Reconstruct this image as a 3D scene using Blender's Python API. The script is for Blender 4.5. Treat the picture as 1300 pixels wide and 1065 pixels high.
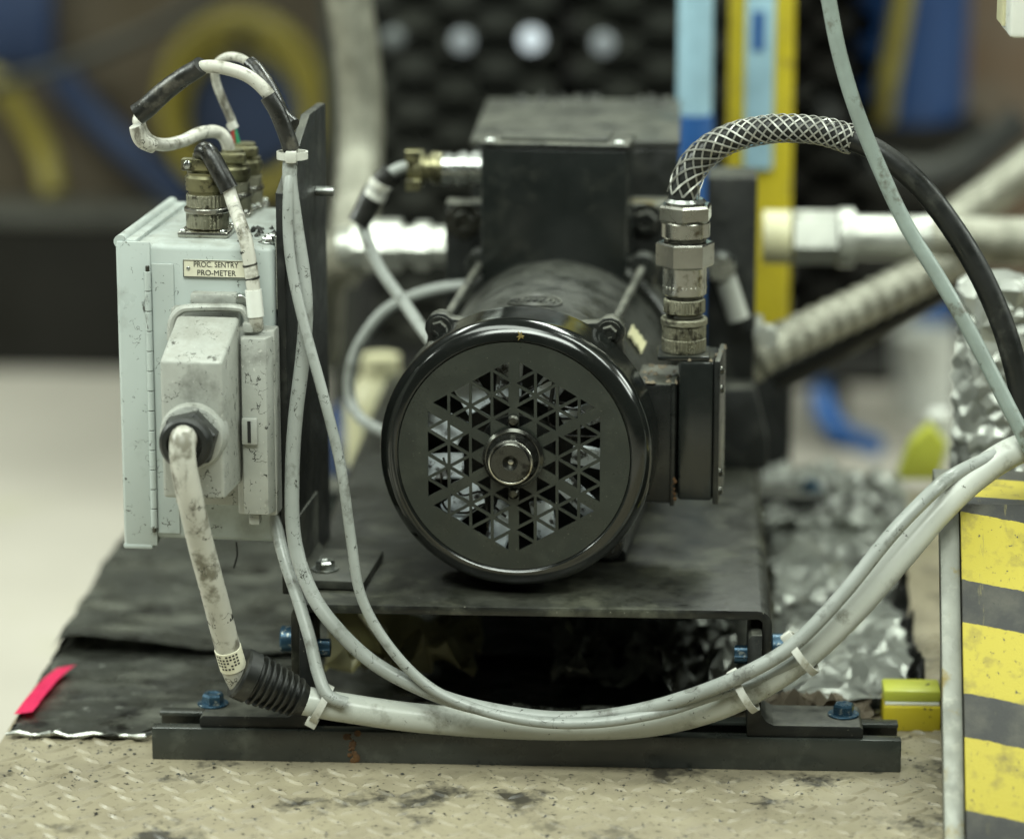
import bpy, bmesh, math, random
from mathutils import Vector, Matrix, noise
random.seed(7)
for o in list(bpy.data.objects): bpy.data.objects.remove(o)
scene = bpy.context.scene
C = scene.collection
R = math.radians
V = Vector

# ---------------------------------------------------------------- camera
FPX, W, H = 4100.0, 1300.0, 1065.0
ZC = 0.191                                   # height of the motor shaft above the deck
yaw, pitch = R(3.0), R(13.6)
fw = V((-math.sin(yaw)*math.cos(pitch), math.cos(yaw)*math.cos(pitch), -math.sin(pitch)))
rt = V((math.cos(yaw), math.sin(yaw), 0.0))
up = rt.cross(fw)
def ray(x, y): return fw + rt*((x-W/2)/FPX) + up*((H/2-y)/FPX)
CAM = V((0, 0, ZC)) - ray(652, 580)*2.0
def P(x, y, Y):
    d = ray(x, y); return CAM + d*((Y-CAM.y)/d.y)
def PZ(x, y, Z):
    d = ray(x, y); return CAM + d*((Z-CAM.z)/d.z)
cd = bpy.data.cameras.new('camera'); cam = bpy.data.objects.new('camera', cd); C.objects.link(cam)
cam.matrix_world = Matrix(((rt.x, up.x, -fw.x, CAM.x), (rt.y, up.y, -fw.y, CAM.y), (rt.z, up.z, -fw.z, CAM.z), (0, 0, 0, 1)))
cd.sensor_width = 36; cd.lens = 36*FPX/W; cd.clip_start = 0.05; cd.clip_end = 100
cd.dof.use_dof = True; cd.dof.focus_distance = 1.985; cd.dof.aperture_fstop = 3.0; cd.dof.aperture_blades = 0
scene.camera = cam

# ---------------------------------------------------------------- light
world = bpy.data.worlds.new('World'); scene.world = world; world.use_nodes = True
bg = world.node_tree.nodes['Background']; bg.inputs[0].default_value = (0.80, 0.90, 0.78, 1); bg.inputs[1].default_value = 0.045
def area(name, loc, target, sx, sy, power, col=(0.91, 1.0, 0.90)):
    l = bpy.data.lights.new(name, 'AREA'); l.shape = 'RECTANGLE'; l.size = sx; l.size_y = sy; l.energy = power; l.color = col
    o = bpy.data.objects.new(name, l); C.objects.link(o); o.location = loc
    o.rotation_euler = (V(target)-V(loc)).to_track_quat('-Z', 'Y').to_euler()
    return o
area('hall_light', (-0.55, -0.55, 2.5), (0, 0.1, 0.1), 2.0, 0.8, 36)
area('hall_light', (0.6, 1.5, 2.6), (0, 1.2, 0.0), 1.6, 0.35, 58)
area('hall_light', (-1.6, 2.2, 2.6), (-1.0, 2.0, -0.3), 1.6, 0.35, 28)
area('hall_light', (-0.1, -1.75, 2.3), (0, 0.0, 0.15), 2.2, 0.8, 76)
area('hall_light', (-3.4, 0.2, 2.1), (0, 0.05, 0.1), 2.4, 0.9, 110)  # added side light reaching under the base plate; also lights the rim's left
area('hall_light', (3.4, 0.5, 1.9), (0, 0.1, 0.05), 2.2, 0.8, 70)  # added low fill from the right for the foil under the base plate
area('hall_light', (1.5, -0.3, 2.4), (0.2, 0.1, 0.1), 0.35, 1.5, 22)
scene.view_settings.view_transform = 'Standard'; scene.view_settings.look = 'None'
scene.view_settings.gamma = 1; scene.view_settings.use_curve_mapping = False
scene.view_settings.exposure = 0.10

# ---------------------------------------------------------------- materials
def new_mat(name):
    m = bpy.data.materials.new(name); m.use_nodes = True
    return m, m.node_tree, m.node_tree.nodes['Principled BSDF']
def nz(nt, scale, detail=5, rough=.6, stretch=None, w=None):
    tc = nt.nodes.new('ShaderNodeTexCoord'); n = nt.nodes.new('ShaderNodeTexNoise')
    n.inputs['Scale'].default_value = scale; n.inputs['Detail'].default_value = detail; n.inputs['Roughness'].default_value = rough
    mp = nt.nodes.new('ShaderNodeMapping'); nt.links.new(tc.outputs['Object'], mp.inputs[0]); nt.links.new(mp.outputs[0], n.inputs['Vector'])
    if stretch: mp.inputs['Scale'].default_value = stretch
    if w: mp.inputs['Location'].default_value = w
    return n.outputs['Fac']
def ramp(nt, fac, a, b):
    r = nt.nodes.new('ShaderNodeMapRange'); r.inputs['From Min'].default_value = a; r.inputs['From Max'].default_value = b
    nt.links.new(fac, r.inputs['Value']); return r.outputs[0]
def mul(nt, a, b):
    m = nt.nodes.new('ShaderNodeMath'); m.operation = 'MULTIPLY'
    for i, x in enumerate((a, b)):
        if isinstance(x, (int, float)): m.inputs[i].default_value = x
        else: nt.links.new(x, m.inputs[i])
    return m.outputs[0]
def mix(nt, fac, a, b):
    m = nt.nodes.new('ShaderNodeMix'); m.data_type = 'RGBA'
    if isinstance(fac, (int, float)): m.inputs[0].default_value = fac
    else: nt.links.new(fac, m.inputs[0])
    for i, x in ((6, a), (7, b)):
        if isinstance(x, tuple): m.inputs[i].default_value = (*x[:3], 1)
        else: nt.links.new(x, m.inputs[i])
    return m.outputs[2]
def make(name, base, rough=.5, metal=0., base2=None, nscale=25, marks=(), dust=None, rvar=.15, bump=0, bscale=300, spec=.5, coat=0, hair=None):
    """marks: (colour, noise scale, lo, hi, stretch) patches of wear; dust: (colour, amount)"""
    m, nt, b = new_mat(name)
    col = mix(nt, ramp(nt, nz(nt, nscale), .35, .65), base, base2 or tuple(c*.75 for c in base))
    rg = nz(nt, nscale*2.3, w=(3, 1, 2))
    rmap = nt.nodes.new('ShaderNodeMapRange'); nt.links.new(rg, rmap.inputs['Value'])
    rmap.inputs['From Min'].default_value = .3; rmap.inputs['From Max'].default_value = .7
    rmap.inputs['To Min'].default_value = max(.04, rough-rvar); rmap.inputs['To Max'].default_value = min(1, rough+rvar)
    rough_out = rmap.outputs[0]
    for i, (c, sc, lo, hi, st) in enumerate(marks):
        lo, hi = .5+(lo-.5)*.62, .5+(hi-.5)*.62
        f = ramp(nt, nz(nt, sc, 6, .65, st, (i*3.1, 7.7, i)), lo, hi)
        col = mix(nt, f, col, c)
    if hair:                                   # fine curly scuffs: contour lines of a noise, in patches
        hc, hs, hw_, hg = hair
        a = nt.nodes.new('ShaderNodeMath'); a.operation = 'SUBTRACT'; a.inputs[1].default_value = .5; nt.links.new(nz(nt, hs, 3, .55, None, (5, 5, 1)), a.inputs[0])
        c_ = nt.nodes.new('ShaderNodeMath'); c_.operation = 'ABSOLUTE'; nt.links.new(a.outputs[0], c_.inputs[0])
        f = mul(nt, ramp(nt, c_.outputs[0], hw_, hw_*.35), ramp(nt, nz(nt, hs*.8, 3, .6, None, (1, 8, 3)), hg, hg+.03))
        col = mix(nt, f, col, hc)
    if dust:
        g = nt.nodes.new('ShaderNodeNewGeometry'); s = nt.nodes.new('ShaderNodeSeparateXYZ'); nt.links.new(g.outputs['Normal'], s.inputs[0])
        f = mul(nt, ramp(nt, s.outputs[2], .25, .95), ramp(nt, nz(nt, 45, 8, .7, None, (9, 2, 5)), .33, .62)); f = mul(nt, f, dust[1])
        col = mix(nt, f, col, dust[0])
        mr = nt.nodes.new('ShaderNodeMix'); nt.links.new(f, mr.inputs[0]); nt.links.new(rough_out, mr.inputs[2]); mr.inputs[3].default_value = .9
        rough_out = mr.outputs[0]
    nt.links.new(col, b.inputs['Base Color']); nt.links.new(rough_out, b.inputs['Roughness'])
    b.inputs['Metallic'].default_value = metal; b.inputs['Specular IOR Level'].default_value = spec
    if coat: b.inputs['Coat Weight'].default_value = coat; b.inputs['Coat Roughness'].default_value = .15
    if bump:
        bp = nt.nodes.new('ShaderNodeBump'); bp.inputs['Strength'].default_value = bump; bp.inputs['Distance'].default_value = .002
        nt.links.new(nz(nt, bscale, 4), bp.inputs['Height']); nt.links.new(bp.outputs[0], b.inputs['Normal'])
    return m
DUST = (.17, .17, .135)
black_gloss = make('black_gloss_paint', (.010, .012, .011), .22, rvar=.05, marks=[((.028, .029, .024), 40, .60, .95, None), ((.10, .10, .08), 800, .78, .86, None)], dust=((.07, .07, .055), .22), bump=.015, bscale=120, spec=.7)
black_paint = make('black_paint', (.010, .011, .010), .34, marks=[((.035, .036, .029), 35, .56, .9, None), ((.15, .15, .12), 700, .77, .85, None)], dust=(DUST, .7), bump=.04)
cover_gloss = make('fan_cover_paint', (.007, .008, .007), .15, rvar=.04, marks=[((.022, .023, .019), 30, .62, .95, None), ((.10, .10, .08), 800, .80, .86, None)], bump=.012, bscale=90, spec=.8)
grille_paint = make('grille_paint', (.021, .025, .020), .36, marks=[((.034, .038, .030), 30, .5, .85, None), ((.2, .2, .16), 800, .78, .84, None)], bump=.03)
black_flat = make('black_flat', (.008, .009, .008), .5, marks=[((.030, .031, .026), 40, .55, .85, None), ((.22, .21, .17), 500, .76, .84, None)], dust=(DUST, .45), bump=.06, spec=.4)
steel_dusty = make('dusty_black_plate', (.018, .019, .016), .42, marks=[((.060, .061, .048), 22, .47, .75, None), ((.2, .2, .16), 420, .76, .84, None)], dust=((.105, .107, .083), .6), bump=.10, bscale=120)
base_steel = make('oily_base_plate', (.015, .016, .012), .38, marks=[((.070, .071, .052), 26, .50, .75, None), ((.005, .005, .004), 11, .46, .60, (1, .6, 1)), ((.2, .2, .16), 420, .76, .84, None)], dust=((.075, .076, .057), .28), bump=.10, bscale=120)  # oil stains, plus the motor's shadow put into the dark colour
grey_paint = make('grey_enclosure_paint', (.42, .465, .445), .42, base2=(.38, .42, .40), nscale=9,
    marks=[((.20, .205, .185), 14, .60, .95, None), ((.07, .07, .062), 60, .76, .82, (1, 1, .28)), ((.05, .05, .043), 210, .78, .84, None)], dust=((.20, .20, .165), .6), bump=.05, bscale=90, hair=((.07, .07, .062), 95, .010, .57))
cast_grey = make('grey_cast_aluminium', (.40, .41, .375), .46, metal=.2, base2=(.33, .34, .31), nscale=30,
    marks=[((.10, .10, .085), 18, .56, .82, None), ((.05, .05, .043), 75, .74, .80, (1, 1, .5)), ((.5, .5, .46), 300, .72, .76, None)], dust=((.18, .175, .14), .5), bump=.12, bscale=260, hair=((.04, .04, .035), 120, .014, .54))
cable_white = make('pale_grey_cable', (.49, .48, .42), .42, base2=(.39, .38, .33), marks=[((.16, .15, .115), 55, .54, .72, None), ((.11, .10, .078), 60, .62, .76, (1, 1, .4))], bump=.06, bscale=60, hair=((.04, .037, .03), 90, .014, .53))
cable_grey = make('grey_cable', (.30, .315, .295), .38, hair=((.05, .05, .044), 100, .012, .55), base2=(.24, .255, .235), marks=[((.10, .10, .085), 60, .58, .85, None), ((.05, .05, .044), 160, .76, .82, None)], bump=.05, bscale=70)
cable_big = make('large_grey_cable', (.50, .515, .47), .36, base2=(.43, .445, .40), nscale=14, marks=[((.17, .165, .13), 26, .55, .74, None), ((.06, .056, .045), 170, .76, .82, None), ((.30, .20, .05), 22, .78, .82, None)], bump=.04, bscale=60)
cable_greenish = make('green_grey_cable', (.25, .30, .275), .42, base2=(.19, .22, .20), marks=[((.10, .10, .08), 50, .56, .72, None), ((.05, .05, .042), 170, .76, .82, None)], bump=.04)
rubber = make('black_rubber', (.009, .010, .009), .42, marks=[((.045, .046, .039), 60, .60, .9, None)], dust=((.09, .09, .074), .3), bump=.1, bscale=200)
tape_black = make('black_shrink_sleeve', (.011, .011, .009), .36, marks=[((.075, .07, .055), 70, .58, .8, None)], bump=.25, bscale=150)
nickel = make('nickel', (.53, .52, .47), .25, metal=1, base2=(.42, .41, .36), marks=[((.15, .13, .09), 90, .60, .78, None)], rvar=.08)
olive_metal = make('olive_cadmium', (.25, .235, .13), .34, metal=.85, base2=(.17, .16, .095), marks=[((.06, .055, .035), 80, .56, .72, None)], dust=(DUST, .4))
knurl = make('knurled_metal', (.30, .29, .22), .36, metal=.9, base2=(.22, .21, .15), marks=[((.06, .055, .04), 140, .55, .7, None)], bump=.5, bscale=900)
zinc = make('zinc', (.55, .57, .54), .30, metal=1, marks=[((.18, .18, .15), 80, .58, .75, None)])
dark_steel = make('dark_steel', (.12, .12, .105), .3, metal=1, marks=[((.03, .03, .025), 70, .55, .72, None)])
blue_bolt_m = make('blue_bolt_coating', (.035, .085, .135), .32, metal=.5, marks=[((.3, .32, .3), 220, .62, .72, None)])
label_m = make('cream_label', (.80, .77, .60), .4, marks=[((.45, .43, .32), 90, .62, .95, None)])
ink = make('black_ink', (.012, .012, .012), .5)
tie_m = make('white_nylon', (.60, .60, .54), .4, marks=[((.3, .29, .23), 80, .58, .75, None)])
fan_m = make('pale_blue_fan_plastic', (.70, .76, .80), .45, base2=(.60, .65, .68), nscale=60, marks=[((.05, .05, .045), 70, .56, .66, None)])
foil_m = make('crumpled_foil', (.46, .475, .43), .38, metal=.55, base2=(.34, .35, .32), nscale=20, marks=[((.07, .07, .06), 16, .52, .70, None)], rvar=.12, bump=.4, bscale=45)
mat_m = make('tarry_mat', (.095, .098, .082), .40, base2=(.060, .062, .052), nscale=14, marks=[((.21, .215, .18), 16, .47, .74, (1, 2.2, 1)), ((.020, .020, .017), 34, .58, .74, None), ((.40, .41, .37), 150, .74, .80, None)], rvar=.2, bump=.6, bscale=70)
mat_edge = make('foil_edge', (.45, .46, .42), .3, metal=.9, marks=[((.03, .03, .025), 60, .50, .60, None)], bump=.4, bscale=120)
pink_m = make('pink_tape', (.85, .035, .16), .5, base2=(.75, .03, .13))
tread_m = make('tan_deck_paint', (.285, .25, .17), .42, base2=(.225, .195, .135), nscale=18, marks=[((.045, .04, .03), 14, .58, .72, None), ((.02, .018, .015), 220, .66, .72, None)], bump=.15, bscale=150)
floor_m = make('pale_concrete', (.46, .425, .365), .6, base2=(.41, .38, .325), nscale=2.5, marks=[((.40, .38, .28), 3.5, .60, .8, None)])
yellow_m = make('yellow_paint', (.52, .42, .02), .45, base2=(.45, .36, .02), marks=[((.25, .19, .03), 70, .64, .75, None), ((.03, .028, .02), 220, .69, .73, None)])
yellow_green = make('yellow_green_plastic', (.52, .55, .07), .4, base2=(.42, .43, .05))
paper_m = make('brown_paper', (.20, .165, .115), .8, base2=(.13, .105, .07), nscale=40)
rust_m = make('rust', (.12, .055, .014), .8, base2=(.04, .020, .008), nscale=120, bump=.4)
grey_steel = make('worn_grey_steel', (.20, .205, .175), .45, metal=.3, marks=[((.30, .30, .25), 60, .6, .95, None), ((.16, .12, .03), 30, .6, .75, None)], bump=.1)
braid_m = make('steel_braid', (.30, .295, .24), .46, metal=.6, base2=(.17, .165, .13), nscale=60, bump=.5, bscale=350)
bright_steel = make('bright_steel', (.52, .53, .48), .42, metal=.65, marks=[((.3, .3, .26), 40, .6, .8, None)])
pale_blue = make('pale_blue_paint', (.30, .47, .56), .45)
drum_blue = make('drum_blue_paint', (.010, .045, .15), .5, base2=(.008, .035, .12), nscale=6)
deep_blue = make('deep_blue_paint', (.02, .09, .28), .45, base2=(.015, .07, .22), nscale=6)
navy = make('navy_plastic', (.008, .023, .070), .5, base2=(.006, .018, .055), nscale=5)
brown_m = make('brown_board', (.050, .036, .017), .75, base2=(.042, .032, .018), nscale=4)
dark_m = make('dark_wall_paint', (.011, .010, .007), .8, base2=(.007, .0065, .005), nscale=3, spec=.25)
mesh_m = make('black_mesh_paint', (.006, .006, .005), .6)
hose_yellow = make('yellow_hose', (.20, .165, .018), .5, base2=(.16, .13, .015))
white_m = make('white_plastic', (.72, .73, .68), .4, base2=(.62, .63, .58), marks=[((.3, .29, .25), 60, .62, .75, None)])
green_ins = make('green_insulation', (.03, .28, .13), .5)
red_ins = make('red_insulation', (.45, .05, .04), .5)
cream_m = make('cream_plastic', (.60, .57, .36), .5)

def hazard():
    m, nt, b = new_mat('hazard_stripes')
    tc = nt.nodes.new('ShaderNodeTexCoord'); s = nt.nodes.new('ShaderNodeSeparateXYZ'); nt.links.new(tc.outputs['Object'], s.inputs[0])
    # distance down the slope + skew across it, warped slightly where the paint edge wanders
    a = nt.nodes.new('ShaderNodeMath'); a.operation = 'MULTIPLY_ADD'; a.inputs[1].default_value = 1/.076
    nt.links.new(s.outputs[1], a.inputs[0])
    c = nt.nodes.new('ShaderNodeMath'); c.operation = 'MULTIPLY_ADD'; c.inputs[1].default_value = 2.6; c.inputs[2].default_value = .69
    nt.links.new(s.outputs[0], c.inputs[0]); nt.links.new(c.outputs[0], a.inputs[2])
    w = nt.nodes.new('ShaderNodeMath'); w.operation = 'MULTIPLY_ADD'; w.inputs[1].default_value = .035; nt.links.new(nz(nt, 120), w.inputs[0]); nt.links.new(a.outputs[0], w.inputs[2])
    f = nt.nodes.new('ShaderNodeMath'); f.operation = 'FRACT'; nt.links.new(w.outputs[0], f.inputs[0])
    g = nt.nodes.new('ShaderNodeMath'); g.operation = 'LESS_THAN'; g.inputs[1].default_value = .62; nt.links.new(f.outputs[0], g.inputs[0])
    yl = mix(nt, ramp(nt, nz(nt, 60, 8), .52, .70), (.42, .345, .030), (.20, .16, .03))
    bk = mix(nt, ramp(nt, nz(nt, 35, 8), .45, .7), (.022, .022, .02), (.07, .066, .05))
    col = mix(nt, g.outputs[0], bk, yl)
    col = mix(nt, ramp(nt, nz(nt, 300, 4), .64, .70), col, (.03, .03, .025))
    col = mix(nt, mul(nt, ramp(nt, nz(nt, 40, 8, .75, (3, .5, 1)), .60, .66), .7), col, (.16, .14, .05))
    nt.links.new(col, b.inputs['Base Color']); b.inputs['Roughness'].default_value = .6
    bp = nt.nodes.new('ShaderNodeBump'); bp.inputs['Strength'].default_value = .35; bp.inputs['Distance'].default_value = .001
    nt.links.new(nz(nt, 900, 3), bp.inputs['Height']); nt.links.new(bp.outputs[0], b.inputs['Normal'])
    return m
hazard_m = hazard()

# ---------------------------------------------------------------- mesh helpers
def obj(name, bm, mat, parent=None, smooth=35, bevel=0):
    bmesh.ops.recalc_face_normals(bm, faces=bm.faces)
    me = bpy.data.meshes.new(name); bm.to_mesh(me); bm.free()
    o = bpy.data.objects.new(name, me); C.objects.link(o)
    me.materials.append(mat)
    if smooth:
        me.polygons.foreach_set('use_smooth', [True]*len(me.polygons)); me.set_sharp_from_angle(angle=R(smooth))
    if parent: o.parent = parent
    return o
def thing(name, label, cat, loc=(0, 0, 0), rz=0, group=None):
    o = bpy.data.objects.new(name, None); C.objects.link(o); o.location = loc; o.rotation_euler = (0, 0, rz)
    o.empty_display_size = .02
    return tag(o, label, cat, group)
def tag(o, label=None, cat=None, group=None, kind=None):
    if label: o['label'] = label
    if cat: o['category'] = cat
    if group: o['group'] = group
    if kind: o['kind'] = kind
    return o
def local(root, p):
    m = Matrix.Translation(root.location) @ root.rotation_euler.to_matrix().to_4x4()
    return m.inverted() @ V(p)
def loc_list(root, pts): return [local(root, p) for p in pts]
def nb(): return bmesh.new()
def box(bm, x0, x1, y0, y1, z0, z1, bev=0, seg=2):
    b2 = bmesh.new(); bmesh.ops.create_cube(b2, size=1)
    for v in b2.verts: v.co = V(((x0+x1)/2+v.co.x*(x1-x0), (y0+y1)/2+v.co.y*(y1-y0), (z0+z1)/2+v.co.z*(z1-z0)))
    if bev: bmesh.ops.bevel(b2, geom=list(b2.edges), offset=bev, segments=seg, profile=.5, affect='EDGES')
    merge(bm, b2); return bm
def merge(bm, b2):
    me = bpy.data.meshes.new('tmp'); b2.to_mesh(me); b2.free(); bm.from_mesh(me); bpy.data.meshes.remove(me)
def lathe(bm, prof, seg=48, axis='Y', c=(0, 0, 0), ser=0, close=False, phase=0, mat3=None):
    """prof: (radius, height) pairs; ser: serration depth on alternate segments"""
    c = V(c); rings = []; b2 = bmesh.new()
    for r, h in prof:
        if r < 1e-6:
            rings.append([b2.verts.new(V((0, h, 0)) if axis == 'Y' else (V((0, 0, h)) if axis == 'Z' else V((h, 0, 0))))]); continue
        ring = []
        for i in range(seg):
            a = 2*math.pi*i/seg+phase; rr = r-(ser if i % 2 else 0)
            if axis == 'Y': p = V((rr*math.cos(a), h, rr*math.sin(a)))
            elif axis == 'Z': p = V((rr*math.cos(a), rr*math.sin(a), h))
            else: p = V((h, rr*math.cos(a), rr*math.sin(a)))
            ring.append(b2.verts.new(p))
        rings.append(ring)
    pairs = list(zip(rings[:-1], rings[1:])) + ([(rings[-1], rings[0])] if close else [])
    for A, B in pairs:
        n = max(len(A), len(B))
        for i in range(n):
            j = (i+1) % n
            q = [A[i % len(A)], A[j % len(A)], B[j % len(B)], B[i % len(B)]]
            u = []
            for v in q:
                if v not in u: u.append(v)
            if len(u) > 2:
                try: b2.faces.new(u)
                except ValueError: pass
    if mat3: b2.transform(mat3)
    bmesh.ops.translate(b2, verts=b2.verts, vec=c)
    merge(bm, b2); return bm
def cyl(bm, r, h0, h1, axis='Y', c=(0, 0, 0), seg=32, ch=0.0005, ser=0, phase=0, mat3=None):
    return lathe(bm, [(0, h0), (r-ch, h0), (r, h0+ch), (r, h1-ch), (r-ch, h1), (0, h1)], seg, axis, c, ser, False, phase, mat3)
def catmull(pts, k=8):
    pts = [V(p) for p in pts]; out = []
    q = [pts[0]*2-pts[1]]+pts+[pts[-1]*2-pts[-2]]
    for i in range(1, len(q)-2):
        for j in range(k):
            t = j/k; a, b, c, d = q[i-1], q[i], q[i+1], q[i+2]
            out.append(.5*((2*b)+(c-a)*t+(2*a-5*b+4*c-d)*t*t+(3*b-a-3*c+d)*t**3))
    out.append(pts[-1]); return out
def frames(path):
    t0 = (path[1]-path[0]).normalized(); n = t0.orthogonal().normalized(); fr = []
    for i, p in enumerate(path):
        t = (path[min(i+1, len(path)-1)]-path[max(i-1, 0)]).normalized()
        n = (n-t*n.dot(t)).normalized(); fr.append((p, t, n, t.cross(n)))
    return fr
def tube(bm, pts, r, seg=14, k=8, smooth=True):
    path = catmull(pts, k) if smooth else [V(p) for p in pts]
    fr = frames(path); rings = []; N = len(fr); b2 = bmesh.new()
    for i, (p, t, n, b) in enumerate(fr):
        rr = r(i/(N-1)) if callable(r) else r
        rings.append([b2.verts.new(p+(n*math.cos(a)+b*math.sin(a))*rr) for a in [2*math.pi*j/seg for j in range(seg)]])
    for A, B in zip(rings[:-1], rings[1:]):
        for i in range(seg): b2.faces.new((A[i], A[(i+1) % seg], B[(i+1) % seg], B[i]))
    b2.faces.new(rings[0][::-1]); b2.faces.new(rings[-1])
    merge(bm, b2); return bm
def prism(bm, poly, axis, a, b, bev=0):
    """poly in the plane across axis: X -> (y,z), Y -> (x,z), Z -> (x,y)"""
    b2 = bmesh.new()
    def mk(u, v, w): return {'X': V((w, u, v)), 'Y': V((u, w, v)), 'Z': V((u, v, w))}[axis]
    A = [b2.verts.new(mk(u, v, a)) for u, v in poly]; B = [b2.verts.new(mk(u, v, b)) for u, v in poly]
    b2.faces.new(A); b2.faces.new(B[::-1]); n = len(poly)
    for i in range(n): b2.faces.new((A[i], A[(i+1) % n], B[(i+1) % n], B[i]))
    if bev:
        bmesh.ops.recalc_face_normals(b2, faces=b2.faces)
        bmesh.ops.bevel(b2, geom=list(b2.edges), offset=bev, segments=2, profile=.5, affect='EDGES')
    merge(bm, b2); return bm
def hexbolt(name, parent, c, r, h, axis, mat, sgn=1, washer=True):
    """hex head standing out of a face, a washer under it"""
    b = nb(); m = sgn*h
    lathe(b, [(0, 0), (r, 0), (r, m*.8), (r*.86, m), (r*.55, m), (r*.5, m*.92), (0, m*.92)], 6, axis, c, phase=.3)
    if washer: cyl(b, r*1.45, min(0, sgn*.0012), max(0, sgn*.0012), axis, c, 20, .0002)
    return obj(name, b, mat, parent, 25)
def screw(name, parent, c, r, h, axis, mat, sgn=1):
    b = nb(); m = sgn*h
    lathe(b, [(r, 0), (r*.95, m*.5), (r*.7, m*.92), (r*.25, m), (r*.2, m*.6), (0, m*.6)], 16, axis, c)
    return obj(name, b, mat, parent, 40)
def text(name, body, size, mat, parent, loc, rot, ext=.0002, sx=1):
    cu = bpy.data.curves.new(name, 'FONT'); cu.body = body; cu.size = size; cu.extrude = ext; cu.align_x = 'CENTER'; cu.align_y = 'CENTER'
    t = bpy.data.objects.new('tmp', cu); C.objects.link(t)
    me = bpy.data.meshes.new_from_object(t.evaluated_get(bpy.context.evaluated_depsgraph_get()))
    bpy.data.objects.remove(t)
    me.transform(Matrix.Diagonal((sx, 1, 1, 1)))
    o = bpy.data.objects.new(name, me); me.name = name; me.materials.clear(); me.materials.append(mat); C.objects.link(o)
    o.parent = parent; o.location = loc; o.rotation_euler = rot
    return o
def sheet(x0, x1, y0, y1, nx, ny, zf, inside=None, thick=.0015):
    b = nb(); g = {}
    for i in range(nx+1):
        for j in range(ny+1):
            x = x0+(x1-x0)*i/nx; y = y0+(y1-y0)*j/ny
            if callable(inside): x, y = inside(x, y, i/nx, j/ny)
            g[i, j] = b.verts.new((x, y, zf(x, y)))
    top = [b.faces.new((g[i, j], g[i+1, j], g[i+1, j+1], g[i, j+1])) for i in range(nx) for j in range(ny)]
    if thick: bmesh.ops.solidify(b, geom=top, thickness=-thick)
    return b

# ================================================================= SETTING
FLOOR = -.30
b = nb(); box(b, -7, 7, -4, 7, FLOOR-.1, FLOOR); o = obj('floor', b, floor_m, smooth=0); tag(o, 'pale cream concrete floor of the hall', 'floor', kind='structure')
b = nb(); box(b, -6, 6, 3.3, 3.5, FLOOR, 3.2); o = obj('back_wall', b, dark_m, smooth=0); tag(o, 'dark wall at the back of the hall', 'wall', kind='structure')
# steel deck that everything stands on
DX0, DX1, DY0, DY1 = -.328, .95, -.55, .655
b = nb(); box(b, DX0, DX1, DY0, DY1, -.012, 0, .001, 1); box(b, DX0+.03, DX1-.03, DY0+.03, DY1-.03, FLOOR, -.0125)
deck = obj('deck', b, tread_m, smooth=30); tag(deck, 'raised steel deck of tan painted tread plate', 'deck', kind='structure')
b = nb(); rng = random.Random(3)
for i in range(-24, 60):
    for j in range(-30, 36):
        x = i*.0165+(j % 2)*.00825; y = j*.0165
        if not (DX0+.008 < x < .40 and -.5 < y < .25): continue
        if -.240 < x < .256 and -.046 < y < .02: continue
        a = R(45) if (i+j) % 2 else R(-45)
        L, w_, h = .0105, .0028, .0013
        ca, sa = math.cos(a), math.sin(a)
        pts = [(-L, 0, 0), (-L*.4, -w_, 0), (L*.4, -w_, 0), (L, 0, 0), (L*.4, w_, 0), (-L*.4, w_, 0)]
        tp = [(-L*.7, 0, h), (-L*.35, -w_*.45, h), (L*.35, -w_*.45, h), (L*.7, 0, h), (L*.35, w_*.45, h), (-L*.35, w_*.45, h)]
        A = [b.verts.new((x+u*ca-v*sa, y+u*sa+v*ca, z-.0001)) for u, v, z in pts]
        B = [b.verts.new((x+u*ca-v*sa, y+u*sa+v*ca, z)) for u, v, z in tp]
        b.faces.new(B)
        for q in range(6): b.faces.new((A[q], A[(q+1) % 6], B[(q+1) % 6], B[q]))
o = obj('tread_pattern', b, tread_m, deck, 30); o['kind'] = 'stuff'

# ================================================================= MACHINE BASE
base = thing('motor_stand', 'black steel channel base plate on slotted rail with bolted angle feet', 'stand', (0, 0, 0))
PT = .100
rail_m = make('rail_paint', (.030, .034, .029), .30, rvar=.08, marks=[((.075, .08, .066), 40, .56, .9, None), ((.22, .22, .18), 300, .79, .85, None)], bump=.04, bscale=80, spec=.7)
def chan(x0, x1, zt, zb, t, rad):
    """section of an inverted U with rounded shoulders"""
    out = []; n = 6
    out.append((x0, zb))
    for i in range(n+1):
        a = math.pi-math.pi/2*i/n; out.append((x0+rad+rad*math.cos(a), zt-rad+rad*math.sin(a)))
    for i in range(n+1):
        a = math.pi/2-math.pi/2*i/n; out.append((x1-rad+rad*math.cos(a), zt-rad+rad*math.sin(a)))
    out += [(x1, zb), (x1-t, zb)]
    ri = max(.001, rad-t)
    for i in range(n+1):
        a = math.pi/2*i/n; out.append((x1-t-ri+ri*math.cos(a), zt-t-ri+ri*math.sin(a)))
    for i in range(n+1):
        a = math.pi/2+math.pi/2*i/n; out.append((x0+t+ri+ri*math.cos(a), zt-t-ri+ri*math.sin(a)))
    out.append((x0+t, zb)); return out
b = nb(); prism(b, chan(-.1380, .1610, PT, .052, .0058, .009), 'Y', -.020, .63, .0006); channel = obj('channel', b, base_steel, base, 30)
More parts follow.
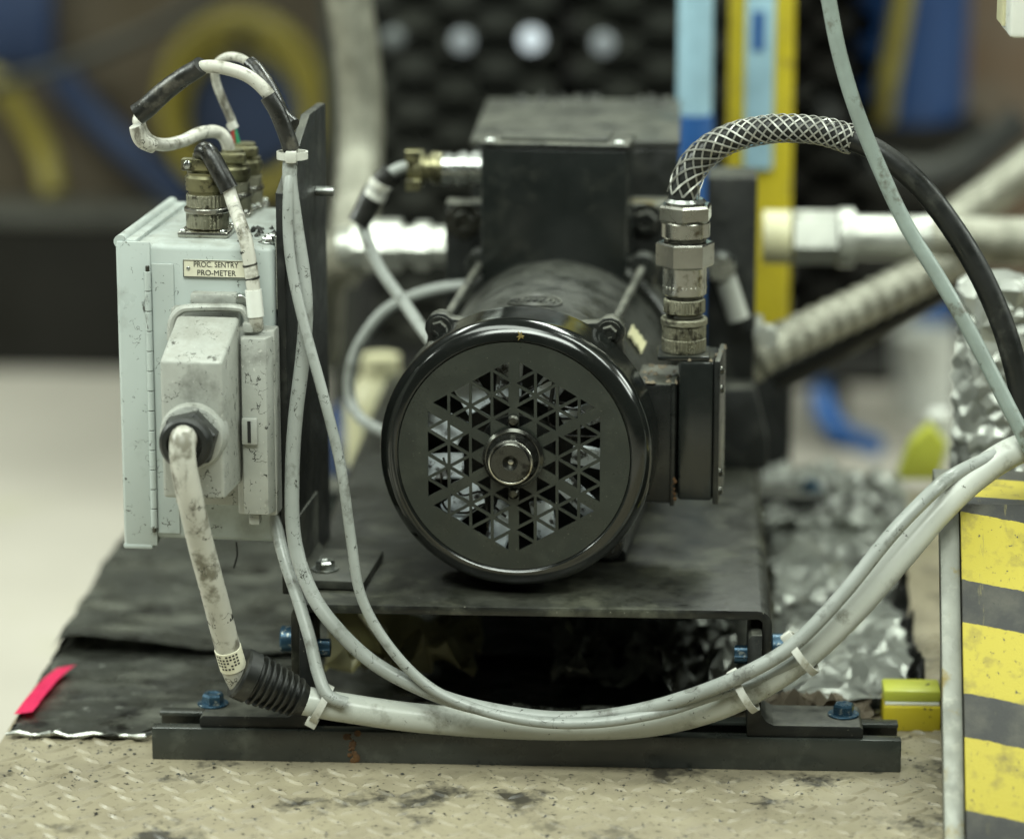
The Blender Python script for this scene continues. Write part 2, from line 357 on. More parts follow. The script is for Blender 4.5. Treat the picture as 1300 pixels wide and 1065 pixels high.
for y0 in (-.030, .52):
    b = nb()
    prism(b, [(y0, 0), (y0+.041, 0), (y0+.041, .0207), (y0+.031, .0207), (y0+.031, .018), (y0+.038, .018), (y0+.038, .003), (y0+.003, .003), (y0+.003, .018), (y0+.010, .018), (y0+.010, .0207), (y0, .0207)], 'X', -.2255, .2420, .0007)
    rail = obj('rail', b, rail_m, base, 30)
    if y0 < 0:
        b = nb(); rr = random.Random(5)
        for q in range(16):
            z = .0015+q*.0012; x = P(447, 950, -.03).x+rr.uniform(-.0024, .0024)+.0015*math.sin(q*.9)
            lathe(b, [(0, -.0008), (.0014+rr.uniform(-.0008, .0012), 0), (0, .0008)], 7, 'Y', (x, y0-.0003, z))
        obj('rust_flake', b, rust_m, rail, 30)
for y0 in (-.0275, .523):
    for s in (-1, 1):
        xo = -.1322 if s < 0 else .1552      # inner face of the channel leg
        L = .072
        b = nb()
        xi = xo-s*.0088
        pts = [(xi, .0209), (xi, .084), (xi+s*.002, .0865), (xo-s*.0002, .0865), (xo-s*.0002, .036), (xo+s*.003, .0310), (xo+s*.008, .0285), (xi+s*(L-.002), .0285), (xi+s*L, .0265), (xi+s*L, .0209)]
        prism(b, pts, 'Y', y0, y0+.040, .0006); br = obj('angle_bracket', b, black_flat, base, 25)
        xb = -.190 if s < 0 else .2071
        hexbolt('bolt', br, (xb, y0+.022, .0286), .0068, .0075, 'Z', blue_bolt_m)
        xc = -.1382 if s < 0 else .1612
        b = nb(); cyl(b, .0085, min(0, s*.009), max(0, s*.009), 'X', (xc, y0+.030, .070), 24, .001); obj('bolt', b, blue_bolt_m, br)
        xn = xi
        b = nb(); lathe(b, [(0, 0), (.0058, 0), (.0058, -s*.008), (0, -s*.008)], 24, 'X', (xn, y0+.026, .066), ser=.0006); obj('nut', b, blue_bolt_m, br)

# ================================================================= MOTOR
MR = R(-4.6)
motor = thing('electric_motor', 'black electric motor with round triangular-slotted fan cover and terminal boxes', 'motor', (0, 0, PT), MR)
ZL = ZC-PT
AX = (0, 0, ZL)
# fan cover shell
prof = [(.0690, .0018), (.0722, .0018), (.0730, .0002), (.0742, -.0006)]
for i in range(9):
    a = math.pi/2*i/8; prof.append((.0742+.0115*math.sin(a), .0124-.0130*math.cos(a)))
prof += [(.0858, .038), (.0862, .044), (.0848, .044), (.0842, .038), (.0838, .013), (.0800, .006), (.0742, .0036), (.0690, .0036)]
b = nb(); lathe(b, prof, 96, 'Y', AX, close=True); cover = obj('fan_cover', b, cover_gloss, motor, 40)
# grille plate with real triangular openings
def grille():
    cu = bpy.data.curves.new('g', 'CURVE'); cu.dimensions = '2D'; cu.fill_mode = 'BOTH'; cu.extrude = .0008
    def poly(pts):
        s = cu.splines.new('POLY'); s.points.add(len(pts)-1); s.use_cyclic_u = True
        for q, (x, y) in zip(s.points, pts): q.co = (x, y, 0, 1)
    poly([(.0724*math.cos(2*math.pi*i/120), .0724*math.sin(2*math.pi*i/120)) for i in range(120)])
    RH, n = .0625, 4
    bar, spoke, edge = .0009, .0033, .0004
    def off_tri(T, offs):
        ar = (T[1]-T[0]).cross(T[2]-T[0])
        if ar < 0: T = [T[0], T[2], T[1]]; offs = [offs[2], offs[1], offs[0]]
        L = []
        for i in range(3):
            p, q = T[i], T[(i+1) % 3]; d = (q-p).normalized(); nn = V((-d.y, d.x)); L.append((p+nn*offs[i], d))
        out = []
        for i in range(3):
            (p, d), (q, e) = L[i-1], L[i]; c = d.cross(e)
            t = (q-p).cross(e)/c; out.append(p+d*t)
        return out
    for k in range(6):
        a0 = R(30+60*k); A = V((math.cos(a0), math.sin(a0)))*RH; B = V((math.cos(a0+R(60)), math.sin(a0+R(60))))*RH
        def node(i, j): return (A*(i-j)+B*j)/n       # row i, position j
        for i in range(1, n+1):
            for j in range(i):
                T = [node(i-1, j) if True else None, node(i, j), node(i, j+1)]
                offs = [spoke if j == 0 else bar, edge if i == n else bar, spoke if j == i-1 else bar]
                tris = [(T, offs)]
                if j < i-1:
                    tris.append(([node(i-1, j), node(i, j+1), node(i-1, j+1)], [bar, bar, bar]))
                for TT, oo in tris:
                    cen = (TT[0]+TT[1]+TT[2])/3
                    if cen.length < .0215: continue
                    o2 = off_tri([V(p) for p in TT], oo)
                    if min(p.length for p in o2) < .0188: continue
                    poly([(p.x, p.y) for p in o2])
    t = bpy.data.objects.new('tmp', cu); C.objects.link(t)
    me = bpy.data.meshes.new_from_object(t.evaluated_get(bpy.context.evaluated_depsgraph_get())); bpy.data.objects.remove(t)
    me.transform(Matrix.Translation((0, .0012, ZL)) @ Matrix.Rotation(R(90), 4, 'X'))
    o = bpy.data.objects.new('grille', me); C.objects.link(o); me.materials.clear(); me.materials.append(grille_paint); o.parent = cover
grille()
for a in (90, 270):
    b = nb(); lathe(b, [(.0036, .0004), (.0036, -.0014), (.0024, -.0028), (0, -.0030)], 16, 'Y', (.0232*math.cos(R(a)), 0, ZL+.0232*math.sin(R(a)))); obj('rivet', b, dark_steel, cover)
# shaft end
b = nb(); lathe(b, [(0, .05), (.0105, .05), (.0105, .0005), (.0182, .0005), (.0190, -.0010), (.0190, -.0035), (.0172, -.0050), (.0164, -.0050), (.0160, -.0085), (.0152, -.0100), (.0150, -.0120), (.0142, -.0145), (.0115, -.0160), (.0048, -.0160), (.0036, -.0140), (.0010, -.0120), (0, -.0120)], 48, 'Y', AX)
shaft = obj('shaft', b, make('shaft_steel', (.085, .085, .075), .22, metal=.9, marks=[((.02, .02, .017), 90, .55, .7, None)]), motor, 28)
b = nb(); lathe(b, [(.0140, -.01500), (.0137, -.01545), (.0128, -.0158), (.0126, -.0156)], 48, 'Y', AX); obj('worn_ring', b, nickel, shaft)
b = nb(); lathe(b, [(.0022, -.0120), (.0016, -.0135), (0, -.0140)], 16, 'Y', AX); obj('centre_pin', b, nickel, shaft)
# fan behind the grille
fan = None
b = nb(); cyl(b, .024, .012, .036, 'Y', AX, 32); cyl(b, .070, .036, .038, 'Y', AX, 48); fan = obj('fan', b, black_flat, motor)
for k in range(11):
    a = 2*math.pi*k/11+.2; b2 = nb()
    box(b2, .034, .062, .014, .0165, -.0085, .0085, .0008, 1)
    b2.transform(Matrix.Rotation(R(28), 4, 'X'))
    b2.transform(Matrix.Translation((0, .001, 0)))
    b2.transform(Matrix.Translation(V(AX)) @ Matrix.Rotation(a, 4, 'Y')); obj('blade', b2, fan_m, fan)
rr = random.Random(11)
for q in range(7):
    a = rr.uniform(0, 6.3); pts = []
    for i in range(5):
        rad = .030+.028*rr.random(); a += rr.uniform(.15, .4)
        pts.append(V((rad*math.cos(a), .006+.006*rr.random(), ZL+rad*math.sin(a))))
    b = nb(); tube(b, pts, .0008, 6); obj('lint_strand', b, tape_black, fan)
# body
b = nb(); lathe(b, [(.070, .0445), (.0815, .0448), (.0825, .047), (.0825, .062), (.0785, .0645), (.0770, .066), (.0778, .15), (.0790, .236), (.0700, .240)], 96, 'Y', AX)
body_m = make('dusty_motor_paint', (.012, .013, .011), .30, marks=[((.030, .031, .026), 45, .5, .8, None), ((.2, .2, .17), 500, .76, .84, None)], dust=((.065, .067, .054), .6), bump=.12, bscale=90)
body = obj('body', b, body_m, motor, 30)
b = nb(); lathe(b, [(.07, .234), (.0845, .236), (.0875, .241), (.0880, .262), (.0850, .276), (.0700, .283), (0, .283)], 96, 'Y', AX); rear = obj('rear_end_bell', b, body_m, motor, 30)
# emblem ring cast on top of the body
b = nb()
for s_, h_ in ((1, .0012), (.72, .001)):
    pts = []
    for i in range(33):
        a = 2*math.pi*i/32; x = .017*s_*math.cos(a); y = .105+.017*s_*math.sin(a); pts.append(V((x, y, ZL+math.sqrt(.0776**2-x*x)+.0003)))
    tube(b, pts, .0010, 6, 1)
for i in range(-2, 3):
    x = .0042*i; box(b, x-.0010, x+.0010, .100, .110, ZL+math.sqrt(.0776**2-x*x)-.001, ZL+math.sqrt(.0776**2-x*x)+.0010)
obj('emblem', b, black_paint, body)
# lugs, through bolts
for sx in (-1, 1):
    for sz in (1, -1):
        ang = math.atan2(.0690, .0535); rb = .0880
        cx, cz = sx*rb*math.cos(ang), sz*rb*math.sin(ang)
        def lug(y0, y1, rad, rc, nm, mt):
            ccx, ccz = sx*rc*math.cos(ang), sz*rc*math.sin(ang)
            poly = []
            dirv = V((ccx, ccz)).normalized(); pv = V((-dirv.y, dirv.x))
            inner = dirv*.0745
            poly += [inner-pv*.024, inner+pv*.024]
            for i in range(7):
                a = math.pi/2-math.pi*i/6
                poly.append(V((ccx, ccz))+dirv*(rad*math.cos(a))+pv*(rad*math.sin(a)))
            b = nb(); prism(b, [(p.x, ZL+p.y) for p in poly], 'Y', y0, y1, .0012); return obj(nm, b, mt, motor, 30)
        l = lug(.0505, .064, .0098, rb, 'lug', black_paint)
        hexbolt('bolt_head', l, (cx, .0505, ZL+cz), .0052, .0050, 'Y', black_paint, -1)
        rb2 = .0915; c2x, c2z = sx*rb2*math.cos(ang), sz*rb2*math.sin(ang)
        l2 = lug(.244, .262, .0105, rb2, 'lug', body_m)
        b = nb(); tube(b, [(cx, .063, ZL+cz), (c2x, .246, ZL+c2z)], .0032, 12, 1); obj('through_bolt', b, black_paint, motor)
# cradle under the motor
b = nb(); prism(b, [(-.062, .0005), (.062, .0005), (.062, .006), (.048, .022), (.030, .0225), (-.030, .0225), (-.048, .022), (-.062, .006)], 'Y', .09, .23, .001); obj('foot', b, black_flat, motor)
# top conduit box
def lp(x, y, Y): return local(motor, P(x, y, Y))
TY = .235
a0, a1 = lp(609, 180, TY), lp(797, 185, TY)
tx0, tx1, tz = a0.x, a1.x, a0.z-.001
ty0 = (a0.y+a1.y)/2
b = nb(); box(b, tx0, tx1, ty0, ty0+.052, ZL+.060, tz-.004, .0018); cbox = obj('conduit_box', b, black_gloss, motor)
b = nb(); box(b, tx0-.001, tx1+.001, ty0-.0012, ty0+.0532, tz-.0035, tz, .0012)
lid = obj('lid', b, black_paint, cbox)
b = nb(); box(b, tx0+.012, tx1-.014, ty0+.008, ty0+.046, tz, tz+.0025, .001); obj('lid_boss', b, steel_dusty, lid)
for x in (tx0+.006, tx1-.006): screw('screw', lid, (x, ty0+.006, tz), .0034, .0026, 'Z', zinc)
# side boxes on the right
p0, p1 = lp(800, 487, .055), lp(857, 640, .055)
ax0, ax1, az0, az1, ay = p0.x-.012, p1.x, p1.z, p0.z, p1.y
b = nb(); box(b, ax0, ax1, ay, ay+.055, az0, az1, .0022); neck = obj('neck_box', b, black_paint, motor)
b = nb(); box(b, ax1-.0035, ax1-.0005, ay-.0018, ay+.0565, az0-.001, az1+.001, .0009); obj('flange', b, black_paint, neck)
b = nb(); tube(b, [(ax0+.006, ay-.0002, az1-.004), (ax0+.008, ay-.001, az1-.030), (ax0+.014, ay-.001, az1-.050), (ax0+.024, ay-.001, az0+.006)], .0009, 8); obj('sealant_bead', b, black_gloss, neck)
b = nb(); rr = random.Random(2)
for q in range(9): lathe(b, [(0, -.0005), (.0006+rr.random()*.0009, 0), (0, .0005)], 6, 'Y', (ax1-.001+rr.uniform(-.0016, .001), ay-.0015, az0+.004+q*.0016))
obj('rust_flake', b, rust_m, neck)
p0, p1 = lp(861, 460, .055), lp(912, 637, .055)
bx0, bx1, bz0, bz1, by = p0.x, p1.x, p1.z, p0.z, p1.y
b = nb(); box(b, bx0, bx1-.004, by, by+.048, bz0, bz1, .0024); jb = obj('junction_box', b, black_gloss, motor)
b = nb(); box(b, bx1-.0038, bx1, by-.0022, by+.0502, bz0-.0015, bz1+.0015, .0012); jl = obj('cover_plate', b, black_paint, jb)
for z in (bz0+.006, bz0+.018, bz1-.018, bz1-.006): screw('screw', jl, (bx1, by+.005, z), .0028, .0024, 'X', dark_steel)
b = nb(); rr = random.Random(9)
for q in range(40):
    x = rr.uniform(bx0-.025, bx1); y = by+rr.uniform(0, .046)
    if x < bx0: z = az1
    else: z = bz1
    lathe(b, [(0, -.0005), (.0008+rr.random()*.0016, .0003), (.0004, .0012+rr.random()*.001), (0, .0018)], 6, 'Z', (x, y if x > bx0 else ay+rr.uniform(.0, .05), z))
obj('grit', b, paper_m, jb)['kind'] = 'stuff'
# yellow bit of sticker on the side of the body, emblem star on the cover
b = nb()
for k in range(7):
    a = R(32+k*1.6); r0 = .0794
    box(b, r0*math.cos(a)-.0006, r0*math.cos(a)+.0008, .120+.002*(k % 3), .150-.003*(k % 2), ZL+r0*math.sin(a)-.0012, ZL+r0*math.sin(a)+.0010)
obj('torn_sticker', b, cream_m, body)
b = nb()
for k in range(6):
    a = k*1.05+.3*(k % 2); lf = .0022+.0016*((k*7) % 5)/5; tube(b, [(.0045, .0005-.0012, ZL+.0768), (.0045+lf*math.cos(a), -.0012, ZL+.0768+lf*math.sin(a))], lambda t: .0008*(1.2-t), 6, 2)
obj('paint_fleck', b, make('mustard_fleck', (.22, .16, .035), .7, base2=(.10, .075, .02), nscale=300), cover)

# ================================================================= PUMP HOUSING BEHIND
pump = thing('pump_housing', 'large dusty black housing behind the motor with a bolted mounting plate', 'pump housing', (0.02, .3, PT))
def pl(x, y, Y): return local(pump, P(x, y, Y))
p0 = pl(565, 258, .30); p1 = pl(842, 262, .30)
b = nb(); box(b, p0.x, p1.x, 0.0, .022, 0, p0.z, .002); fl = obj('mounting_plate', b, black_paint, pump)
for px in (588, 820):
    q = pl(px, 281, .30); hexbolt('bolt', fl, (q.x, 0, q.z), .0088, .008, 'Y', dark_steel if px < 600 else black_paint, -1)
p0 = pl(598, 175, .325); p1 = pl(862, 179, .325)
hz = p1.z
b = nb(); box(b, p0.x, p1.x, .025, .235, .12, hz-.005, .003); hs = obj('housing', b, black_paint, pump)
b = nb(); box(b, p0.x-.001, p1.x+.001, .024, .236, hz-.005, hz, .002); obj('lid', b, steel_dusty, hs)
rr = random.Random(4); b = nb()
for q in range(26): 
    x = rr.uniform(p0.x+.02, p1.x); lathe(b, [(0, 0), (.002+.003*rr.random(), .0005), (.001, .003+.003*rr.random()), (0, .004)], 6, 'Z', (x, .235-.03*rr.random(), hz-.0006))
obj('lint', b, steel_dusty, hs)['kind'] = 'stuff'
b = nb(); box(b, p1.x-.055, p1.x-.004, .0, .025, hz-.052, hz-.040, .002); obj('ledge', b, grey_steel, hs)
b = nb(); box(b, p0.x+.02, p1.x-.02, .03, .22, 0, .125, .003); obj('pedestal', b, black_flat, hs)
# column at the right of the housing
c0, c1 = P(898, 225, .36), P(962, 225, .36)
col = thing('valve_column', 'black steel column with bright fittings beside the pump housing', 'bracket', ((c0.x+c1.x)/2, .38, PT))
hw = (c1.x-c0.x)/2
b = nb(); box(b, -hw, hw, -.02, .03, 0, c0.z-PT, .002); cc = obj('post', b, black_flat, col)
q = local(col, P(915, 335, .35)); b = nb(); lathe(b, [(0, -.03), (.009, -.03), (.011, -.024), (.011, -.012), (.008, -.010), (.008, 0)], 20, 'Y', (q.x, -.02, q.z)); obj('fitting', b, zinc, cc)
b = nb(); e0 = local(col, P(920, 350, .34)); e1 = local(col, P(938, 405, .34)); tube(b, [e0, e1], .008, 14, 1); obj('hose_tail', b, bright_steel, cc)
q = local(col, P(975, 428, .34)); b = nb(); lathe(b, [(0, -.004), (.007, -.004), (.008, .01)], 16, 'Y', (q.x, -.04, q.z)); cyl(b, .0045, -.04, .03, 'Y', (q.x-.006, 0, q.z-.002)); obj('plug', b, bright_steel, cc)
b = nb(); prism(b, [(-hw, 0), (hw+.01, 0), (hw+.01, .02), (hw, .06), (-hw, .06)], 'Y', -.05, -.021, .002); obj('gusset', b, black_flat, cc)

# ================================================================= UPRIGHT PLATE AND CONTROL BOX
BR = R(-4.4)
q = P(352, 700, 0)
plate = thing('upright_plate', 'tall narrow black steel plate standing between control box and motor', 'steel plate', (-.1455, .0, PT), BR)
b = nb(); prism(b, [(-.0, 0), (.137, 0), (.137, .291), (.085, .291), (.018, .262), (.0, .255)], 'X', 0, .0055, .0008); up_ = obj('plate', b, black_flat, plate)
b = nb(); prism(b, [(.0056, .001), (.050, .001), (.050, .0065), (.012, .0065), (.0075, .011), (.0075, .045), (.0056, .045)], 'Y', .012, .085, .0006); ft = obj('foot_angle', b, steel_dusty, plate)
q = local(plate, PZ(413, 722, PT+.007)); hexbolt('bolt', ft, (q.x, q.y, .0066), .0062, .006, 'Z', zinc)
q = local(plate, P(406, 243, .10)); b = nb(); cyl(b, .0032, 0, .012, 'X', (.0055, q.y, q.z), 12); obj('stud', b, zinc, plate)

ctrl = thing('control_box', 'slim grey steel control box with a meter name plate on its front', 'control box', (-.1468, 0, .1335), BR)
# local: x from -.0985 to 0, y 0..0.18, z 0..0.188
BW, BD, BH = .0985, .140, .188
b = nb(); box(b, -BW+.004, -.0005, 0, BD, 0, BH, .0035, 3); shell = obj('shell', b, grey_paint, ctrl)
b = nb()
# door: a pan lapping round the left side on to the front, bottom and top
t = .0022
poly = [(-BW+.021, -t), (-BW+.001, -t), (-BW-.0012, .0015), (-BW-.0012, BD-.002), (-BW+.001, BD+t), (-BW+.015, BD+t), (-BW+.015, BD), (-BW+.0012, BD), (-BW+.0012, .0008), (-BW+.021, .0008)]
prism(b, poly, 'Z', -.004, BH+.0015, .0006)
door = obj('door', b, grey_paint, ctrl, 30)
b = nb(); tube(b, [(-BW+.002, .0, BH+.001), (-BW+.002, BD, BH+.001)], .0042, 12, 1); box(b, -BW-.001, -BW+.012, 0, BD, BH-.002, BH+.0025, .001); obj('door_lip', b, grey_paint, door)
b = nb(); box(b, -BW-.001, -BW+.018, -.0025, .02, -.0065, -.003, .0012); obj('door_lip', b, grey_paint, door)
b = nb(); hx = -BW+.0195
hz0, hz1 = .008, .172; n = 13
for k in range(n):
    z0 = hz0+(hz1-hz0)*k/n; z1 = hz0+(hz1-hz0)*(k+1)/n-.0006; cyl(b, .0021, z0, z1, 'Z', (hx, -.0030, 0), 14, .0003)
hinge = obj('hinge', b, grey_paint, ctrl)
b = nb(); cyl(b, .0013, hz0-.003, hz1+.003, 'Z', (hx, -.0030, 0), 12, .0003); obj('pin', b, dark_steel, hinge)
b = nb(); box(b, hx+.002, hx+.016, -.0012, .0002, hz0-.004, hz1+.004, .0003, 1); obj('leaf', b, grey_paint, hinge)
def cl(x, y, Y=0): return local(ctrl, P(x, y, Y))
p0, p1 = cl(230, 354, -.003), cl(311, 333, -.003)
b = nb(); box(b, p0.x, p1.x, -.0013, 0, p0.z, p1.z, .0003, 1); npl = obj('name_plate', b, label_m, ctrl)
w = p1.x-p0.x; cxm = (p0.x+p1.x)/2; czm = (p0.z+p1.z)/2
text('lettering', 'PROC. SENTRY', .0049, ink, npl, (cxm+.0008, -.00145, czm+.0026), (R(90), 0, 0), .0001, .86)
text('lettering', 'PRO-METER', .0049, ink, npl, (cxm+.001, -.00145, czm-.0026), (R(90), 0, 0), .0001, .95)
b = nb()
for (x0, x1, z0, z1) in ((p0.x, p1.x, p1.z-.0004, p1.z), (p0.x, p1.x, p0.z, p0.z+.0004), (p0.x, p0.x+.0004, p0.z, p1.z), (p1.x-.0004, p1.x, p0.z, p1.z)): box(b, x0, x1, -.0016, -.0012, z0, z1)
obj('border', b, ink, npl, 0)
screw('rivet', npl, (p0.x+.0032, -.0013, czm), .0013, .0006, 'Y', zinc, -1)
# zinc bracket with screws at the top right
b = nb(); box(b, -.0003, .0012, .004, .030, BH-.040, BH+.006, .0004, 1); zb = obj('side_strip', b, zinc, ctrl)
for z in (BH+.0015, BH-.010): hexbolt('screw', zb, (-.006, .012+.01*(z > BH), BH), .0038, .004, 'Z', zinc)
b = nb(); rr = random.Random(8)
for q in range(30): lathe(b, [(0, -.0004), (.001+.0022*rr.random(), .0004), (0, .003*rr.random()+.001)], 6, 'Z', (-.016+rr.uniform(-.010, .008), .012+rr.uniform(0, .05), BH))
obj('grit', b, black_flat, ctrl)['kind'] = 'stuff'
# socket housing with bail lever
s0, s1 = cl(222, 640, -.006), cl(304, 392, -.006)
b = nb(); box(b, s0.x, s1.x, -.010, 0, s0.z, s1.z, .0016); sock = obj('socket', b, cast_grey, ctrl)
t0, t1 = cl(241, 392, -.006), cl(300, 373, -.006)
b = nb(); box(b, t0.x, t1.x, -.009, 0, t0.z, t1.z, .0016); obj('top_clip', b, cast_grey, sock)
b = nb(); cyl(b, .0045, -.0075, 0, 'Y', tuple(cl(306, 383, -.004))[:1]+(0,)+tuple(cl(306, 383, -.004))[2:], 18); obj('pivot', b, zinc, sock)
lev = [cl(217, 432, -.012), cl(219, 408, -.012), cl(228, 395, -.012), cl(245, 391, -.012), cl(298, 391, -.012), cl(311, 397, -.012), cl(316, 412, -.012), cl(317, 425, -.012)]
b = nb(); tube(b, lev, .0027, 10, 6); obj('bail_lever', b, cast_grey, sock)
# latch cover on the right of the socket
k0, k1 = cl(303, 652, -.012), cl(350, 418, -.012)
xa, xb_, za, zb_ = k0.x, k1.x, k0.z, k1.z
b = nb(); box(b, xa, xb_, -.016, -.0, za, zb_, .0016); lc = obj('latch_cover', b, cast_grey, ctrl)
b = nb(); wv = xb_-xa
prism(b, [(xa+.0045, -.016), (xb_-.0005, -.0162), (xb_-.0035, -.0260), (xa+.0060, -.0260)], 'Z', za+.003, zb_-.003, .0010); obj('raised_panel', b, cast_grey, lc)
zm = cl(325, 540, -.012).z
b = nb(); box(b, xa+.0062, xa+.0158, -.0290, -.0255, zm-.0085, zm+.0080, .0007); lt = obj('latch_tab', b, cast_grey, lc)
b = nb(); box(b, xa+.0100, xa+.0120, -.0297, -.0289, zm-.0070, zm+.0065); obj('slot', b, ink, lt, 0)
b = nb(); box(b, xa+.008, xa+.0145, -.021, -.013, za-.005, za+.002, .0008); obj('hinge_tab', b, cast_grey, lc)
b = nb(); box(b, xa+.006, xa+.0125, -.020, -.010, zb_-.001, zb_+.005, .0008); obj('cord_anchor', b, cast_grey, lc)
# scribble-like wire hanging below
b = nb(); q = cl(300, 688, .02); tube(b, [q, q+V((.0004, 0, -.008)), q+V((-.001, 0, -.014)), q+V((-.002, 0, -.017))], .0006, 6); obj('loose_thread', b, ink, ctrl)

# ---- heavy power plug and cable
plug = thing('power_plug_cable', 'thick dirty off-white cable from the rectangular grey plug on the control box', 'power cable', tuple(P(255, 540, -.03)), BR)
def gl(x, y, Y): return local(plug, P(x, y, Y))
yb = -.0135; yf = -.062
fa, fb = gl(207, 632, yf), gl(283, 458, yf)
ba, bb = gl(224, 648, yb), gl(303, 400, yb)
b = nb()
vs = [(fa.x, fa.y, fa.z), (fb.x, fa.y, fa.z), (fb.x, fa.y, fb.z), (fa.x, fa.y, fb.z), (fa.x, ba.y, fa.z-.001), (fb.x+.001, ba.y, fa.z-.001), (fb.x+.001, ba.y, bb.z), (fa.x, ba.y, bb.z)]
vv = [b.verts.new(v) for v in vs]
for f in ((0, 1, 2, 3), (4, 7, 6, 5), (0, 4, 5, 1), (3, 2, 6, 7), (0, 3, 7, 4), (1, 5, 6, 2)): b.faces.new([vv[i] for i in f])
bmesh.ops.recalc_face_normals(b, faces=b.faces); bmesh.ops.bevel(b, geom=list(b.edges), offset=.0024, segments=3, profile=.5, affect='EDGES')
hood = obj('hood', b, cast_grey, plug)
g = gl(246, 552, yf)
b = nb(); lathe(b, [(0, .006), (.0205, .006), (.0205, -.002), (.0190, -.006), (.0178, -.0065), (0, -.0065)], 36, 'Y', g); obj('boss', b, cast_grey, hood)
b = nb(); lathe(b, [(0, 0), (.0170, 0), (.0178, -.0012), (.0178, -.0100), (.0165, -.0115)], 6, 'Y', g+V((0, -.0062, 0)), phase=.25)
lathe(b, [(.0160, -.0115), (.0164, -.0130), (.0158, -.0175), (.0140, -.0195), (.0108, -.0200), (.0098, -.017), (0, -.017)], 36, 'Y', g+V((0, -.0062, 0)))
gn = obj('gland_nut', b, rubber, plug, 25)
g2 = g+V((0, -.018, 0))
path = [g2, gl(232, 558, -.092), gl(233, 590, -.096), gl(243, 640, -.092), gl(256, 695, -.083), gl(272, 755, -.072), gl(286, 810, -.062), gl(297, 848, -.056), gl(306, 868, -.052)]
b = nb(); tube(b, path, .0079, 20, 8); pc = obj('cable', b, cable_white, plug)
b = nb(); tube(b, [gl(289, 822, -.0603), gl(296, 846, -.0565)], .0084, 20, 1); obj('printed_sleeve', b, label_m, pc)
for (x0, y0, x1, y1) in ((268.5, 742, 269.5, 746), (279, 782, 280, 786)):
    b = nb(); tube(b, [gl(x0, y0, -.0735 if y0 < 760 else -.0665), gl(x1, y1, -.0730 if y0 < 760 else -.0660)], .0081, 20, 1); obj('mark_band', b, tape_black, pc)
# small print on the sleeve
sl0, sl1 = gl(289, 822, -.0603), gl(296, 846, -.0565)
b = nb(); dv = (sl1-sl0).normalized(); rr = random.Random(6); sv = dv.cross(V((0, -1, 0))).normalized(); fv = sv.cross(dv).normalized()
if fv.y > 0: fv = -fv
for i in range(5):
    for j in range(7):
        if rr.random() < .25: continue
        a = (j-3)*.26; cpt = sl0+dv*(.0018+i*.0022)+sv*(.00845*math.sin(a))+fv*(.00845*math.cos(a))
        u = sv*math.cos(a)-fv*math.sin(a)
        q4 = [b.verts.new(cpt+u*s1*.0007+dv*s2*.0006+(sv*math.sin(a)+fv*math.cos(a))*.0001) for s1, s2 in ((-1, -1), (1, -1), (1, 1), (-1, 1))]
        b.faces.new(q4)
obj('small_print', b, ink, pc, 0)
# ribbed boot
c0, c1 = gl(303, 853, -.053), gl(388, 890, -.042)
b = nb(); d = c1-c0; L = d.length; prof = [(0, .004), (.0085, .004), (.0098, 0), (.0150, 0), (.0163, .0015), (.0163, .009)]
for k in range(7):
    h = .0105+k*(L-.016)/7; rr_ = .0160-.0040*k/7
    prof += [(rr_-.0032, h), (rr_-.0032, h+.0014), (rr_, h+.002), (rr_, h+(L-.016)/7-.0012)]
prof += [(.0105, L-.004), (.0090, L), (0, L)]
m3 = d.to_track_quat('Z', 'Y').to_matrix().to_4x4()
lathe(b, prof, 36, 'Z', c0, mat3=m3); obj('ribbed_boot', b, rubber, plug, 30)

# ---- the big run of cable along the rail to the right, its own thing from the boot on
def run(name, label, pts, r, mat, seg=16, group=None, extra=None, k=10):
    w = [P(*p) for p in pts]
    root = w[len(w)//2]
    b = nb(); tube(b, [p-root for p in w], r, seg, k); o = obj(name, b, mat); o.location = root
    return tag(o, label, 'cable', group)
big = [(386, 889, -.0425), (430, 897, -.040), (520, 910, -.034), (620, 918, -.028), (720, 921, -.028), (820, 917, -.034), (900, 899, -.044), (960, 872, -.050), (1020, 832, -.050), (1080, 776, -.044), (1140, 708, -.034), (1190, 650, -.020), (1240, 603, -.004), (1300, 568, .008), (1370, 565, .025), (1440, 590, .035), (1520, 626, .045)]
run('large_cable', 'thick pale grey cable sweeping from ribbed boot along rail up over the ramp', big, .0092, cable_big, 20)
c2 = [(369, 195, .010), (368, 230, .006), (376, 290, .004), (385, 350, .000), (388, 400, -.004), (384, 455, -.006), (375, 530, -.010), (371, 600, -.012), (373, 680, -.018), (392, 745, -.028), (425, 795, -.036), (480, 845, -.040), (560, 884, -.046), (640, 904, -.050), (720, 912, -.052), (800, 904, -.056), (880, 882, -.062), (950, 853, -.066), (1010, 816, -.064), (1070, 754, -.058), (1130, 680, -.048), (1180, 628, -.034), (1210, 604, -.014), (1260, 580, -.002), (1330, 552, .014), (1400, 560, .03), (1500, 612, .05)]
run('sensor_cable', 'thin grey cable hanging from the tie then strapped along the thick cable', c2, .0046, cable_grey)
c3 = [(372, 197, .012), (366, 240, .002), (366, 300, -.004), (372, 350, -.010), (388, 420, -.016), (410, 500, -.024), (432, 590, -.030), (445, 680, -.036), (458, 755, -.042), (490, 815, -.046), (540, 868, -.050), (600, 898, -.056), (680, 916, -.060), (760, 917, -.062), (840, 904, -.060), (900, 885, -.058), (960, 866, -.056), (1015, 836, -.058)]
run('thin_cable', 'thinnest grey cable crossing in front of the upright plate down to the rail', c3, .0033, cable_grey)
c4 = [(346, 640, .006), (352, 672, .000), (362, 712, -.010), (378, 760, -.022), (393, 810, -.034), (404, 855, -.044), (416, 882, -.050), (440, 893, -.0505)]
